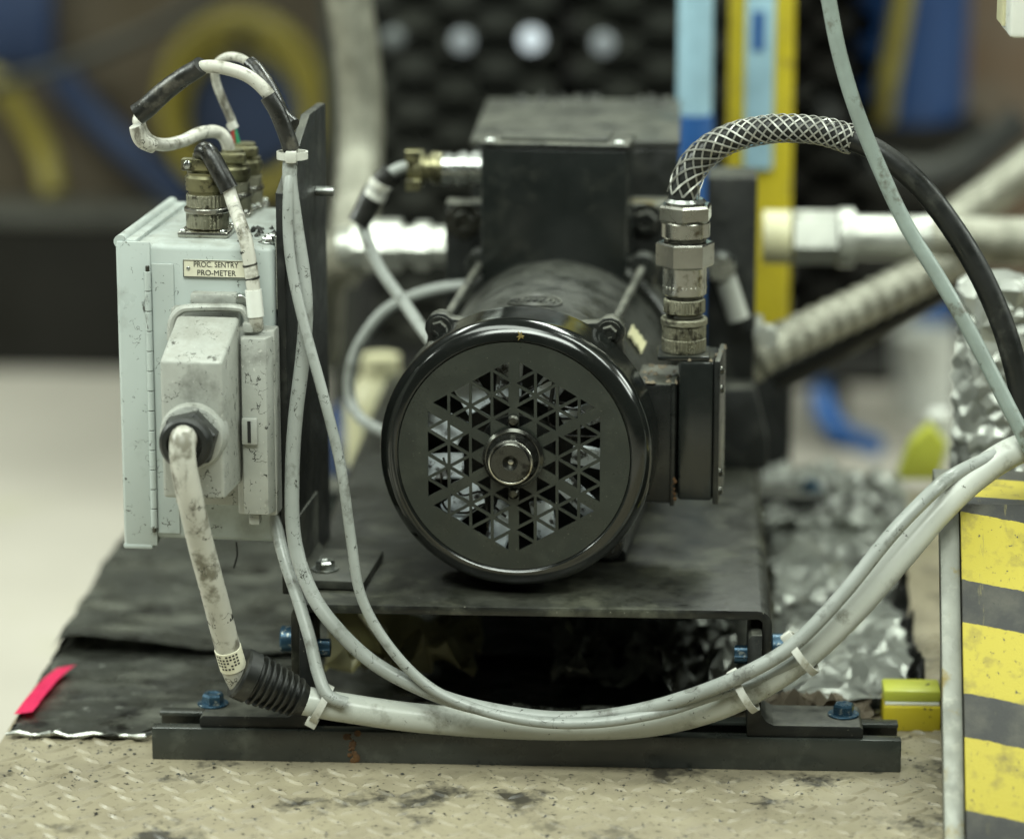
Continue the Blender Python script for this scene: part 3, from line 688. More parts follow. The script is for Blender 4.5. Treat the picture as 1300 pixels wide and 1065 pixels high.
run('short_cable', 'short grey cable dropping from behind the latch cover to the boot', c4, .0040, cable_grey)
c5 = [(1400, -276, .03), (1380, -330, .03), (1290, -370, .03), (1160, -340, .025), (1075, -240, .02), (1046, -120, .02), (1044, -50, .02), (1052, 0, .02), (1066, 70, .02), (1087, 140, .02), (1115, 210, .02), (1150, 285, .018), (1190, 350, .014), (1228, 415, .008), (1262, 480, .002), (1290, 535, -.004), (1320, 585, -.004), (1380, 625, .015), (1500, 646, .03)]
run('green_grey_cable', 'green-grey cable falling from above past the black cable onto the ramp', c5, .0047, cable_greenish)
# ties
def tie(name, label, px, py, Y, ang, rx, ry, hx=None, parent=None):
    c = P(px, py, Y); root = c
    b = nb(); pts = []
    for i in range(25):
        a = 2*math.pi*i/24; pts.append(V((0, math.cos(a)*ry, math.sin(a)*rx)))
    b2 = nb(); path = pts; fr = frames(path); rings = []
    for (p, t, n, bb) in fr:
        nrm = p.normalized()
        rings.append([b2.verts.new(p+V((s1*.0023, 0, 0))+nrm*s2) for s1, s2 in ((-1, 0), (1, 0), (1, .0012), (-1, .0012))])
    for A, B in zip(rings[:-1], rings[1:]):
        for i in range(4): b2.faces.new((A[i], A[(i+1) % 4], B[(i+1) % 4], B[i]))
    merge(b, b2)
    b.transform(Matrix.Rotation(R(ang), 4, 'Y'))
    o = obj(name, b, tie_m); o.location = root
    b = nb(); box(b, -.0035, .0035, -.003, .0022, -.0030, .0035, .0006)
    b.transform(Matrix.Rotation(R(ang), 4, 'Y'))
    h = obj('tie_head', b, tie_m, o); ha = R(hx or 0)
    h.location = Matrix.Rotation(R(ang), 4, 'Y') @ V((0, -math.cos(ha)*ry, math.sin(ha)*(rx+.001)))
    return tag(o, label, 'cable tie', 'nylon ties round the cables')
tie('cable_tie', 'white cable tie round the cable just behind the ribbed boot', 408, 893, -.0425, 28, .0118, .0115, -70)
tie('cable_tie', 'white cable tie above the right angle bracket', 946, 878, -.053, -32, .0125, .0150, 80)
tie('cable_tie', 'white cable tie strapping thin and thick cables higher up the sweep', 1018, 829, -.055, -38, .0140, .0155, 70)
tie('cable_tie', 'white cable tie at the top of the upright plate', 371, 197, .011, 90, .0085, .008, 0)

# ---- circular connectors on top of the control box
TOPZ = .1335+BH
def connector(name, label, px, py, s, parts, root_rot=0):
    p = PZ(px, py, TOPZ); t = thing(name, label, 'connector', p, BR)
    for nm, prof_, seg, ser, mt in parts:
        b = nb(); lathe(b, [(r*s, h*s) for r, h in prof_], seg, 'Z', ser=ser); obj(nm, b, mt, t, 30)
    return t
def disc(r, z0, z1, c=.0006): return [(0, z0), (r-c, z0), (r, z0+c), (r, z1-c), (r-c, z1), (0, z1)]
stack = [('coupling_ring', disc(.0122, .004, .013), 64, .0005, knurl),
         ('collar', disc(.0132, .0130, .0160), 40, 0, nickel),
         ('grip_ring', disc(.0118, .0160, .0235), 64, .0005, knurl),
         ('body', [(0, .0235), (.0108, .0235), (.0108, .0255), (.0122, .0258), (.0124, .033), (.0110, .0345), (.0112, .0360), (0, .0360)], 40, 0, olive_metal),
         ('back_shell', [(0, .036), (.0088, .036), (.0088, .0400), (.0076, .046), (0, .046)], 32, 0, olive_metal)]
def conn_full(name, label, px, py, s):
    t = connector(name, label, px, py, s, stack)
    b = nb(); box(b, -.0145*s, .0145*s, -.0145*s, .0145*s, 0, .0035*s, .0012); fl_ = obj('flange', b, nickel, t)
    for sx in (-1, 1):
        for sy in (-1, 1): screw('screw', fl_, (sx*.0115*s, sy*.0115*s, .0035*s), .0022*s, .0016, 'Z', zinc)
    b = nb(); box(b, -.0125*s, .0110*s, -.0105*s, -.0045*s, .0375*s, .0445*s, .0012); cl_ = obj('clamp_bar', b, olive_metal, t)
    screw('screw', cl_, (-.0085*s, -.0105*s, .041*s), .0026*s, .002, 'Y', zinc, -1)
    return t
k1 = conn_full('circular_connector', 'olive metal circular connector at front of the control box top', 264, 297, 1.1)
k2 = conn_full('circular_connector', 'circular connector behind another, its cable looping out to the left', 297, 272, .92)
k3 = conn_full('circular_connector', 'rearmost circular connector on the control box with thin green wire', 312, 263, .92)
# cable of the front connector: black sleeve then off-white cord into the latch cover
t = thing('connector_cord', 'off-white cord with black sleeve from front connector down to latch cover', 'cord', tuple(P(292, 240, .0)))
yk = k1.location.y
def tl(pts, root): return [local(root, P(*p)) for p in pts]
b = nb(); tube(b, tl([(262, 204, yk), (258, 194, yk-.006), (265, 195, yk-.012), (279, 219, yk-.016), (291, 241, yk-.018)], t), .0060, 16, 6); obj('sleeve', b, tape_black, t)
b = nb(); tube(b, tl([(289, 236, yk-.017), (296, 258, yk-.022), (305, 284, -.004), (312, 305, -.011), (319, 345, -.014), (323, 380, -.017), (325, 405, -.017), (326, 416, -.014)], t), .0043, 14, 8); cc_ = obj('cord', b, cable_white, t)
b = nb(); tube(b, tl([(321.5, 368, -.0162), (325, 402, -.0170)], t), .0052, 14, 2); obj('white_sleeve', b, white_m, cc_)
for yy in (318, 335, 352):
    b = nb(); x = 314+(yy-318)*.18; Yq = -.0118-(yy-318)*.00008; tube(b, tl([(x, yy, Yq), (x+.6, yy+2.5, Yq)], t), .0047, 14, 1); obj('mark_band', b, tape_black, cc_)
# looped cable from the second connector up over to the tie
t = thing('looped_cable', 'looped off-white cable with black sleeve arching above the control box', 'cable', tuple(P(270, 120, .05)))
Y2 = k2.location.y
b = nb(); tube(b, tl([(292, 196, Y2), (287, 178, Y2-.003), (276, 168, Y2-.006), (255, 169, Y2-.02), (230, 180, Y2-.035), (205, 184, Y2-.05), (186, 176, Y2-.058), (177, 158, Y2-.062), (180, 145, Y2-.062), (205, 118, .022), (240, 93, .016), (262, 85, .013), (290, 88, .010), (318, 99, .008), (342, 122, .007), (358, 152, .008), (369, 183, .009), (371, 196, .010)], t), .0041, 14, 8); lc_ = obj('cable', b, cable_white, t)
b = nb(); tube(b, tl([(174, 146, .020), (186, 137, .020), (208, 117, .020), (232, 99, .017), (250, 88, .014), (256, 83, .012)], t), lambda q: .0068-.0012*q, 16, 6); obj('sleeve', b, tape_black, lc_)
b = nb(); tube(b, tl([(172, 160, .0175), (180, 178, .020), (196, 187, .0245)], t), lambda q: .0041+.0008*math.sin(math.pi*q)**.5, 14, 6); obj('clear_sleeve', b, cable_white, lc_)
b = nb(); tube(b, tl([(340, 122, .0065), (352, 142, .0065), (364, 172, .0075), (370, 190, .009)], t), .0052, 14, 4); obj('tape_wrap', b, tape_black, lc_)
b = nb(); tube(b, tl([(364, 170, .0055), (369, 186, .0055), (371, 192, .0065)], t), .0022, 8, 4); obj('frayed_tail', b, tape_black, lc_)
t = thing('thin_looped_wire', 'thin wire rising behind the looped cable from the rear connector', 'wire', tuple(P(300, 110, .06)))
Y3 = k3.location.y
b = nb(); tube(b, tl([(297, 162, Y3), (292, 148, Y3), (282, 125, Y3-.004), (274, 103, Y3-.008), (274, 84, Y3-.014), (287, 73, Y3-.02), (305, 74, Y3-.028), (322, 86, .055), (336, 104, .045), (352, 132, .030), (366, 165, .020), (371, 190, .013)], t), .0028, 12, 8); tw = obj('wire', b, cable_white, t)
b = nb(); tube(b, tl([(318, 82, .058), (328, 92, .05), (345, 118, .038), (358, 146, .026), (372, 160, .020)], t), .0050, 14, 6); obj('sleeve', b, tape_black, tw)
b = nb(); tube(b, tl([(296, 160, Y3-.001), (299, 170, Y3-.001), (302, 182, Y3)], t), .0016, 8, 4); obj('green_core', b, green_ins, tw)
b = nb(); tube(b, tl([(295, 160, Y3-.002), (296, 170, Y3-.002), (298, 182, Y3)], t), .0013, 8, 4); obj('red_core', b, red_ins, tw)
b = nb(); tube(b, tl([(293, 156, Y3-.001), (297, 164, Y3-.001)], t), .0034, 10, 2); obj('white_collar', b, tie_m, tw)

# ================================================================= BIG GLAND WITH MESH GRIP
gl_y = .075
gb = local(motor, P(867, 446, gl_y))
gpos = motor.matrix_basis if False else None
gw = P(868, 447, gl_y); gw.z = PT+bz1
grip = thing('armoured_cable', 'black cable in wire mesh grip rising from stacked nickel gland on motor', 'cable', tuple(gw))
PXM = 1/2010/.972
def hgt(y): return (447-y)*PXM
def gpart(nm, y0, y1, r, mt, seg=40, ser=0, ch=.0008, phase=0, sm=28):
    b = nb(); cyl(b, r, hgt(y1), hgt(y0), 'Z', (0, 0, 0), seg, ch, ser, phase); return obj(nm, b, mt, grip, sm)
b = nb(); box(b, -.0165, .0165, -.0165, .0165, 0, hgt(441), .001); obj('flange', b, black_gloss, grip)
gpart('knurled_nut', 423, 441, .0142, knurl, 80, .0006)
gpart('knurled_nut', 407, 423.5, .0140, knurl, 80, .0006)
gpart('collar', 398, 407, .0149, knurl)
gpart('neck', 392, 398, .0115, dark_steel)
gpart('knurled_nut', 374, 392, .0133, knurl, 80, .0006)
gpart('neck', 369, 374, .0122, dark_steel)
gpart('sleeve', 333, 369, .0139, nickel)
gpart('knurled_nut', 356, 362, .0142, nickel, 60, .0007)
gpart('hex_nut', 303, 333, .0186, nickel, 6, 0, .001, .12, 20)
gpart('neck', 297, 303, .0135, dark_steel)
gpart('collar', 277, 297, .0156, nickel)
gpart('hex_nut', 256, 277, .0178, nickel, 6, 0, .0015, .42, 20)
gpart('ferrule', 249, 257, .0130, zinc, 40, 0, .002)
gp = [(866, 262, gl_y), (867, 248, gl_y), (872, 228, gl_y), (884, 206, gl_y), (904, 188, gl_y-.002), (932, 174, gl_y-.005), (965, 166, gl_y-.010), (1000, 163, gl_y-.016), (1045, 167, gl_y-.022), (1083, 178, gl_y-.026)]
tail = [(1083, 178, gl_y-.026), (1120, 196, gl_y-.03), (1165, 233, gl_y-.032), (1205, 283, gl_y-.034), (1243, 345, gl_y-.036), (1272, 410, gl_y-.038), (1290, 470, gl_y-.040), (1305, 540, gl_y-.04), (1335, 590, gl_y-.035), (1400, 622, gl_y-.03), (1500, 636, gl_y-.02)]
b = nb(); tube(b, loc_list(grip, [P(*p) for p in gp+tail[1:]]), lambda t: (.0092-.0022*min(1, t*2.2)) if t < .5 else .0070+.0014*(t-.5), 20, 10); gc = obj('cable', b, rubber, grip)
b = nb(); path = frames(catmull(loc_list(grip, [P(*p) for p in gp[1:]]), 24)); N = len(path)
ln = [0.0]
for i in range(1, N): ln.append(ln[-1]+(path[i][0]-path[i-1][0]).length)
for sgn in (1, -1):
    for k in range(8):
        for off in (-.045, .045):
            pts = []
            for i in range(0, N, 2):
                p, t_, n_, bb = path[i]; u = i/(N-1)
                a = sgn*ln[i]*(66+44*u)+k*2*math.pi/8+off
                rr_ = .0098-.0018*u+.0010*max(0, u-.85)/.15+(.0004 if sgn > 0 else 0)
                pts.append(p+(n_*math.cos(a)+bb*math.sin(a))*rr_)
            tube(b, pts, .00031, 5, 2)
obj('wire_mesh_grip', b, make('grip_wire', (.42, .42, .38), .42, metal=.7), grip, 60)

# lead on the left of the top conduit box
lead = thing('motor_lead', 'thin grey lead with olive connector entering the left of top conduit box', 'cable', tuple(P(560, 215, .25)))
Yl = .262
cL = local(lead, P(609, 214, Yl))
def lpx(px): return local(lead, P(px, 214, Yl)).x
b = nb(); lathe(b, [(0, lpx(612)), (.0120, lpx(612)), (.0120, lpx(600)), (.0105, lpx(599)), (.0105, lpx(594)), (.0122, lpx(593)), (.0122, lpx(582)), (.0098, lpx(580)), (.0098, lpx(574)), (.0115, lpx(573)), (.0115, lpx(562)), (0, lpx(562))], 32, 'X', (0, cL.y, cL.z), ser=.0004); obj('adaptor', b, zinc, lead)
b = nb(); lathe(b, [(0, lpx(562)), (.0105, lpx(562)), (.0112, lpx(556)), (.0112, lpx(548)), (.0090, lpx(546)), (.0090, lpx(540)), (.0125, lpx(538)), (.0125, lpx(527)), (.0095, lpx(525)), (.0095, lpx(518)), (0, lpx(518))], 32, 'X', (0, cL.y, cL.z)); ol = obj('connector', b, olive_metal, lead)
b = nb()
for dz in (-.010, .010): box(b, lpx(533), lpx(519), cL.y-.014, cL.y-.006, cL.z+dz-.003, cL.z+dz+.003, .001)
obj('clamp_screw', b, olive_metal, ol)
b = nb(); tube(b, tl([(524, 212, Yl-.004), (508, 214, Yl-.004), (488, 226, Yl-.006), (470, 250, Yl-.008), (460, 275, Yl-.01), (466, 305, Yl-.014), (485, 345, Yl-.02), (510, 380, Yl-.03), (532, 412, Yl-.045), (560, 450, Yl-.07)], lead), .0042, 12, 8); lw = obj('lead', b, cable_grey, lead)
b = nb(); tube(b, tl([(497, 219, Yl-.006), (484, 232, Yl-.007), (470, 252, Yl-.009), (461, 272, Yl-.011), (454, 284, Yl-.012)], lead), .0078, 14, 6); obj('sleeve', b, tape_black, lw)
for (x, y) in ((481, 236), (476, 247)):
    b = nb(); tube(b, tl([(x+3, y-4, Yl-.010), (x-2, y+4, Yl-.010)], lead), .0083, 14, 1); obj('band', b, tie_m, lw)
run('drooping_cable', 'grey cable drooping behind the motor between upright plate and fan cover', [(600, 362, .30), (560, 366, .30), (520, 378, .30), (488, 396, .30), (462, 428, .30), (447, 462, .30), (444, 500, .30), (455, 528, .29), (480, 545, .28), (520, 560, .27)], .0042, cable_grey)

# ================================================================= MAT, FOIL AND SCRAPS ON THE DECK
def fbm(x, y, s, seed=0): return noise.fractal(V((x*s+seed, y*s-seed, seed*.37)), 1.0, 2.1, 4)
def mat_shape(x, y, u, v):
    if v < .001 or True:
        fe = .006*fbm(x, 0, 22, 3)+(.016 if x > -.235 else 0)+max(0, min(1, (x+.22)/.12))*.055
        y = y+fe*(1-v)
    if u < .02: x += .004*fbm(0, y, 18, 9)
    return x, y
def zmat(x, y): return .0035+.0018*abs(fbm(x, y, 26, 2))+(.0022*max(0, fbm(x, y, 60, 5)))
b = sheet(-.3255, .235, .004, .215, 110, 46, zmat, mat_shape, .0018)
o = obj('floor_mat', b, mat_m, smooth=0); tag(o, 'dark tarry foil-backed mat lying on the tan deck by the rail', 'mat')
o.data.polygons.foreach_set('use_smooth', [True]*len(o.data.polygons))
b = nb(); pts = []
for i in range(70):
    x = -.325+.560*i/69; xx, yy = mat_shape(x, .004, .5, 0); pts.append(V((xx, yy-.0004, zmat(xx, yy)-.0005+.0006*math.sin(i*2.1))))
tube(b, pts, lambda t: .0012+.0008*math.sin(t*90)**2, 6, 2); obj('foil_edge', b, mat_edge, o)
def zrear(x, y):
    lift = 0
    if -.325 < x < -.226: u_ = min(1, max(0, (x+.325)/.099)); lift = .0115*min(1, u_*9)**.5*(1-u_)**.55*max(0, 1-(y-.165)/.07)
    return .0085+.0022*abs(fbm(x, y, 20, 12))+lift
b = sheet(-.3265, .235, .166, .645, 90, 70, zrear, lambda x, y, u, v: (x+(.004*fbm(0, y, 18, 5) if u < .02 else 0), y+(.004*fbm(x, 0, 30, 8) if v < .01 else 0)), .0018)
o = obj('floor_mat', b, mat_m, smooth=60); tag(o, 'dark dusty mat with a lifted front lip under the control box', 'mat')
# pink tape on the mat's edge
b = nb(); pts0 = [PZ(84, 846, .010), PZ(66, 860, .0085), PZ(48, 880, .0085), PZ(29, 905, .0085)]
prev = None
for q in catmull(pts0, 6):
    A = b.verts.new(q+V((-.006, 0, -.001))); B = b.verts.new(q+V((.0065, 0, .0012+.0006*fbm(q.x, q.y, 80)))); 
    if prev: b.faces.new((prev[0], A, B, prev[1]))
    prev = (A, B)
bmesh.ops.solidify(b, geom=list(b.faces), thickness=.0006)
o = obj('tape_strip', b, pink_m, smooth=40); tag(o, 'bright pink tape strip along the edge of the dark mat', 'tape')

def crumple(x0, x1, y0, y1, nx, ny, amp, z0, seed, sc=26, tri=True, env=None):
    rr = random.Random(seed); b = nb(); g = {}
    for i in range(nx+1):
        for j in range(ny+1):
            x = x0+(x1-x0)*(i+rr.uniform(-.42, .42))/nx; y = y0+(y1-y0)*(j+rr.uniform(-.42, .42))/ny
            z = z0+amp*(abs(fbm(x, y, sc, seed))+.35*abs(fbm(x, y, sc*3, seed+2))+.12*rr.random())
            if env: z = z0+(z-z0)*env(i/nx, j/ny)
            g[i, j] = b.verts.new((x, y, max(.0012, z)))
    for i in range(nx):
        for j in range(ny):
            q = [g[i, j], g[i+1, j], g[i+1, j+1], g[i, j+1]]
            if rr.random() < .5: b.faces.new((q[0], q[1], q[2])); b.faces.new((q[0], q[2], q[3]))
            else: b.faces.new((q[0], q[1], q[3])); b.faces.new((q[1], q[2], q[3]))
    bmesh.ops.solidify(b, geom=list(b.faces), thickness=-.0005)
    return b
b = crumple(.172, .262, .07, .50, 14, 50, .022, .010, 21, 24, env=lambda u, v: .35+.65*v)
o = obj('foil_sheet', b, foil_m, smooth=22); tag(o, 'crumpled grey foil sheet lying between the base and the ramp', 'foil')
b = crumple(.170, .285, .46, .640, 26, 30, .028, .012, 33, 30, env=lambda u, v: .4+.6*math.sin(math.pi*u))
o = obj('foil_sheet', b, foil_m, smooth=22); tag(o, 'heaped bright crumpled foil at the far end of the deck', 'foil')
b = crumple(.02, .142, .075, .22, 20, 24, .026, .012, 41, 30)
o = obj('foil_sheet', b, foil_m, smooth=25); tag(o, 'crumpled foil in shadow under the base plate', 'foil')
b = crumple(-.128, -.03, .085, .20, 12, 14, .040, .012, 44, 22)
o = obj('plastic_sheet', b, cream_m, smooth=30); tag(o, 'crumpled cream plastic sheet in shadow under the base plate', 'plastic sheet')
b = crumple(.160, .228, .022, .080, 16, 14, .040, .008, 52, 26, env=lambda u, v: .35+.65*math.sin(math.pi*u)*math.sin(math.pi*min(1, v+.2)))
o = obj('paper_scrap', b, paper_m, smooth=25); tag(o, 'crumpled brown paper scrap behind the right angle bracket', 'paper')
b = crumple(.248, .2655, .055, .30, 6, 36, .05, .004, 61, 20, env=lambda u, v: u)
o = obj('rubber_flap', b, tape_black, smooth=25); tag(o, 'torn black flap standing against the side of the ramp', 'flap')
b = nb(); rr = random.Random(77)
for q in range(420):
    x = rr.uniform(-.33, .26); y = rr.uniform(-.075, .03) if rr.random() < .7 else rr.uniform(-.03, .0)
    if -.2265 < x < .243 and -.032 < y: continue
    s = .0004+.0013*rr.random()**3
    lathe(b, [(0, 0), (s, s*.4), (0, s*.9)], 5, 'Z', (x, y, 0))
o = obj('grit', b, black_flat, smooth=0); tag(o, 'dark grit scattered on the tan deck in front of the rail', 'grit', kind='stuff')
# yellow block
q0, q1 = PZ(1121, 928, 0), PZ(1194, 929, 0)
t = thing('yellow_block', 'small yellow block with greenish top strip beside the ramp', 'block', ((q0.x+q1.x)/2, q0.y, 0))
hw = (q1.x-q0.x)/2
b = nb(); box(b, -hw, hw, 0, .030, 0, .0165, .0012); yb_ = obj('block', b, yellow_m, t)
b = nb(); box(b, -hw+.001, hw-.001, .003, .028, .0166, .0185, .0004); obj('white_layer', b, white_m, yb_)
b = nb(); box(b, -hw, hw, .004, .030, .0186, .0262, .0016); obj('top_strip', b, yellow_green, yb_)
# hazard-striped ramp
RT = .163
rx = .2712
ramp_ = thing('striped_ramp', 'black and yellow hazard striped ramp with grey metal edge', 'ramp', (rx, -.155, 0), R(-1.5))
RB = .245
b = nb(); prism(b, [(.0, 0), (.0045, 0), (.158, RT-.006), (RB, RT-.006), (RB, 0), (.0, 0.0)][1:], 'X', .004, .55, 0); rb_ = obj('body', b, black_flat, ramp_, 30)
# skin panel in its own frame so the stripes run down the slope
th = math.atan2(RT, .158); Ls = math.hypot(RT, .158)
b = nb(); prism(b, [(0, 0), (Ls, 0), (Ls, .004), (0, .004)], 'X', .0005, .55, .0008)
sk = obj('striped_face', b, hazard_m, ramp_, 30); sk.rotation_euler = (th, 0, 0); sk.location = (0, -.0035, .0005)
b = nb(); prism(b, [(0, 0), (RB-.158, 0), (RB-.158, .004), (0, .004)], 'X', .0005, .55, .0008)
tk = obj('striped_top', b, hazard_m, ramp_, 30); tk.location = (0, .158, RT-.0035)
b = nb(); prism(b, [(-.004, 0), (.155, RT-.0005), (.159, RT+.001), (RB, RT+.001), (RB, RT-.012), (.165, RT-.012), (.016, 0)], 'X', -.0120, 0, .0009); obj('edge_trim', b, grey_steel, ramp_, 30)
b = nb(); prism(b, [(.02, 0), (.166, RT-.015), (RB-.002, RT-.015), (RB-.002, 0)], 'X', -.003, .003); obj('side_panel', b, black_flat, ramp_, 30)
# small foil-wrapped pipe standing behind the ramp
b = nb(); pz0 = P(1262, 450, .22); ztop = P(1262, 352, .22).z
rr = random.Random(15); rings = []; nr = 46
for i in range(nr):
    p = V((pz0.x, .22, .001+(ztop-.001)*i/(nr-1))); rings.append([b.verts.new(p+V((math.cos(a), math.sin(a), 0))*(.022+.006*rr.random()+.005*fbm(a, i*.1, 2))*(.75 if i == nr-1 else 1)+V((0, 0, .0022*rr.random() if i else 0))) for a in [2*math.pi*j/28 for j in range(28)]])
for A, B in zip(rings[:-1], rings[1:]):
    for i in range(28):
        j = (i+1) % 28
        if rr.random() < .5: b.faces.new((A[i], A[j], B[j])); b.faces.new((A[i], B[j], B[i]))
        else: b.faces.new((A[i], A[j], B[i])); b.faces.new((A[j], B[j], B[i]))
b.faces.new(rings[0]); b.faces.new(rings[-1])
o = obj('foil_wrapped_pipe', b, foil_m, smooth=20); tag(o, 'foil wrapped pipe standing on the deck behind the striped ramp', 'pipe')
# white enclosure whose corner shows top right, on a post
q = P(1281, 49, .0); t = thing('white_enclosure', 'white plastic enclosure corner above the cables at the ramp', 'enclosure', (q.x+.16, .03, RT))
b = nb(); box(b, q.x-(q.x+.16), .13, -.03, .03, q.z-RT, q.z-RT+.16, .003); we = obj('case', b, white_m, t)
b = nb(); box(b, q.x-(q.x+.16)-.002, .02, -.005, .031, q.z-RT+.004, q.z-RT+.15, .001); obj('lid_seam', b, cream_m, we)
b = nb(); box(b, .03, .07, -.015, .015, 0.001, q.z-RT+.002, .001); obj('post', b, grey_steel, t)

# ================================================================= HOSES AND FITTINGS BEHIND
def hose(name, label, pts, r, mat, cat='hose', rib=0, seg=20, k=16, group=None):
    w = [P(*p) for p in pts]; root = w[len(w)//2]
    b = nb()
    if rib:
        path = catmull([p-root for p in w], k); L = len(path)
        tube(b, path, lambda t: r*(1-.10*(math.sin(t*L*rib)*.5+.5)), seg, 1, False)
    else: tube(b, [p-root for p in w], r, seg, k)
    o = obj(name, b, mat, smooth=60); o.location = root
    return tag(o, label, cat, group)
# vertical braided hose on the left with couplings into the housing
hose('braided_hose', 'upright braided steel hose rising behind the upright plate', [(432, -420, .66), (433, -240, .66), (436, -90, .66), (443, 0, .66), (452, 60, .66), (458, 130, .66), (457, 200, .65), (452, 260, .62), (444, 310, .60), (425, 350, .60)], .0185, braid_m)
t = thing('pipe_coupling', 'bright steel pipe coupling left of the pump housing', 'coupling', tuple(P(520, 312, .47)))
def pxx(px): return local(t, P(px, 312, .47)).x
b = nb(); lathe(b, [(0, pxx(585)), (.016, pxx(585)), (.016, pxx(548)), (.020, pxx(546)), (.020, pxx(528)), (.016, pxx(526)), (.016, pxx(512)), (.0215, pxx(510)), (.0215, pxx(470)), (.017, pxx(466)), (.017, pxx(448)), (0, pxx(446))], 6, 'X', (0, 0, 0)); obj('hex_coupling', b, bright_steel, t, 25)
b = nb(); lathe(b, [(.0145, pxx(610)), (.0145, pxx(430)), (0, pxx(428))], 24, 'X', (0, 0, -.001)); obj('pipe', b, bright_steel, t)
hose('braided_hose', 'braided hose bend under the bright coupling left of the motor', [(455, 318, .50), (425, 330, .52), (408, 360, .54), (404, 400, .56), (400, 450, .58)], .020, braid_m)
p = P(495, 415, .85)
b = nb(); lathe(b, [(0, -.26), (.085, -.26), (.09, -.24), (.09, .0), (.085, .018), (.06, .034), (0, .042)], 40, 'Z'); o = obj('blue_canister', b, navy, smooth=40); o.location = (p.x, .95, -.04); tag(o, 'dark blue rounded canister standing on the floor behind the motor', 'canister')
# right of the housing
t = thing('pipe_coupling', 'bright steel coupling train right of the black column', 'coupling', tuple(P(1090, 302, .50)))
def pxr(px): return local(t, P(px, 302, .50)).x
b = nb(); lathe(b, [(0, pxr(1008)), (.021, pxr(1008)), (.021, pxr(1062)), (0, pxr(1062))], 6, 'X', phase=.2); obj('hex_nut', b, bright_steel, t, 25)
b = nb(); cyl(b, .0225, pxr(1064), pxr(1084), 'X', seg=32); obj('flange_ring', b, bright_steel, t)
b = nb(); cyl(b, .0170, pxr(1084), pxr(1182), 'X', seg=32); obj('sleeve', b, bright_steel, t)
b = nb(); cyl(b, .0205, pxr(968), pxr(1004), 'X', seg=32); obj('brass_body', b, cream_m, t)
b = nb(); tube(b, [V((pxr(1180), 0, 0)), V((pxr(1240), 0, -.001)), V((pxr(1320), .0, -.002)), V((pxr(1420), .01, -.004))], .0185, 20, 4); obj('braided_hose', b, braid_m, t)
hose('braided_hose', 'braided hose slanting up behind the bright coupling train', [(1165, 312, .62), (1210, 282, .63), (1260, 246, .64), (1310, 208, .65), (1400, 140, .66)], .0165, braid_m)
hose('corrugated_hose', 'corrugated metal hose slanting down behind the black column', [(930, 478, .42), (970, 448, .42), (1030, 418, .44), (1090, 390, .46), (1150, 360, .48), (1200, 334, .50), (1260, 300, .53)], .0165, braid_m, rib=.9, k=22)
hose('dark_pipe', 'dark pipe running alongside the corrugated hose', [(980, 480, .48), (1050, 445, .49), (1120, 405, .50), (1200, 360, .52)], .013, black_flat, 'pipe')
# blue post, pail, barrel, box on the hall floor to the right
p = PZ(1042, 535, FLOOR); b = nb(); box(b, -.013, .013, -.013, .013, 0, P(1040, 448, p.y).z-FLOOR, .003); o = obj('blue_post', b, deep_blue); o.location = p; tag(o, 'slim blue post on the floor beyond the deck', 'post')
hose('blue_hose', 'blue hose sagging to the floor beside the blue post', [(1040, 500, 1.6), (1052, 530, 1.58), (1072, 552, 1.54), (1110, 566, 1.48)], .012, deep_blue)
p = PZ(1178, 528, FLOOR); t = thing('white_pail', 'white plastic pail standing on the floor beyond the foil', 'pail', p)
b = nb(); lathe(b, [(0, 0), (.042, 0), (.048, .10), (.050, .105), (.050, .112), (.046, .112), (.044, .01), (0, .01)], 32, 'Z'); obj('pail', b, white_m, t)
b = nb(); tube(b, [V((.05*math.cos(a), -.05*math.sin(a)*.4-.02, .10-.05*math.sin(a))) for a in [math.pi*i/8 for i in range(9)]], .0015, 6, 3); obj('handle', b, zinc, t)
p = PZ(1150, 450, FLOOR)
b = nb(); lathe(b, [(0, 0), (.10, 0), (.105, .02), (.105, .30), (.098, .325), (0, .33)], 40, 'Z'); o = obj('blue_barrel', b, deep_blue, smooth=40); q = PZ(1195, 478, FLOOR); o.location = q; o.scale = (.8, .8, (P(1170, 366, q.y).z-FLOOR)/.33); tag(o, 'squat blue barrel on the floor behind the white pail', 'barrel')
p = PZ(1100, 450, FLOOR); b = nb(); q = PZ(1085, 492, FLOOR); box(b, -.09, .08, 0, .3, 0, P(1085, 335, q.y).z-FLOOR, .006); o = obj('black_crate', b, dark_m); o.location = q; tag(o, 'tall black crate on the floor beside the white pail', 'crate')
# scraps at the far end of the deck
p = PZ(1172, 606, .012); b = nb(); prism(b, [(-.022, 0), (.012, 0), (.018, .03), (.004, .046), (-.012, .03)], 'Y', -.01, .012, .002); o = obj('yellow_scrap', b, yellow_green); o.location = (p.x, p.y, .012); tag(o, 'yellow green scrap poking out of the foil heap', 'scrap')
p = PZ(1192, 585, .012)+V((0, 0, .03)); b = nb(); lathe(b, [(0, -.03), (.010, -.03), (.012, -.02), (.012, .01), (.008, .014), (0, .014)], 24, 'Z'); o = obj('small_bottle', b, white_m); o.location = p; tag(o, 'small white bottle on the foil heap by the ramp', 'bottle')
# shaded stuff left behind the motor
p = P(483, 468, .66); b = nb(); lathe(b, [(0, 0), (.026, 0), (.030, .006), (.030, .05), (.022, .066), (.016, .070), (.016, .085), (0, .085)], 28, 'Z'); o = obj('cream_bottle', b, cream_m, smooth=40); o.location = (p.x, .66, .010); o.scale = (1, 1, 1.15); tag(o, 'squat cream bottle standing on the deck behind the motor', 'bottle')

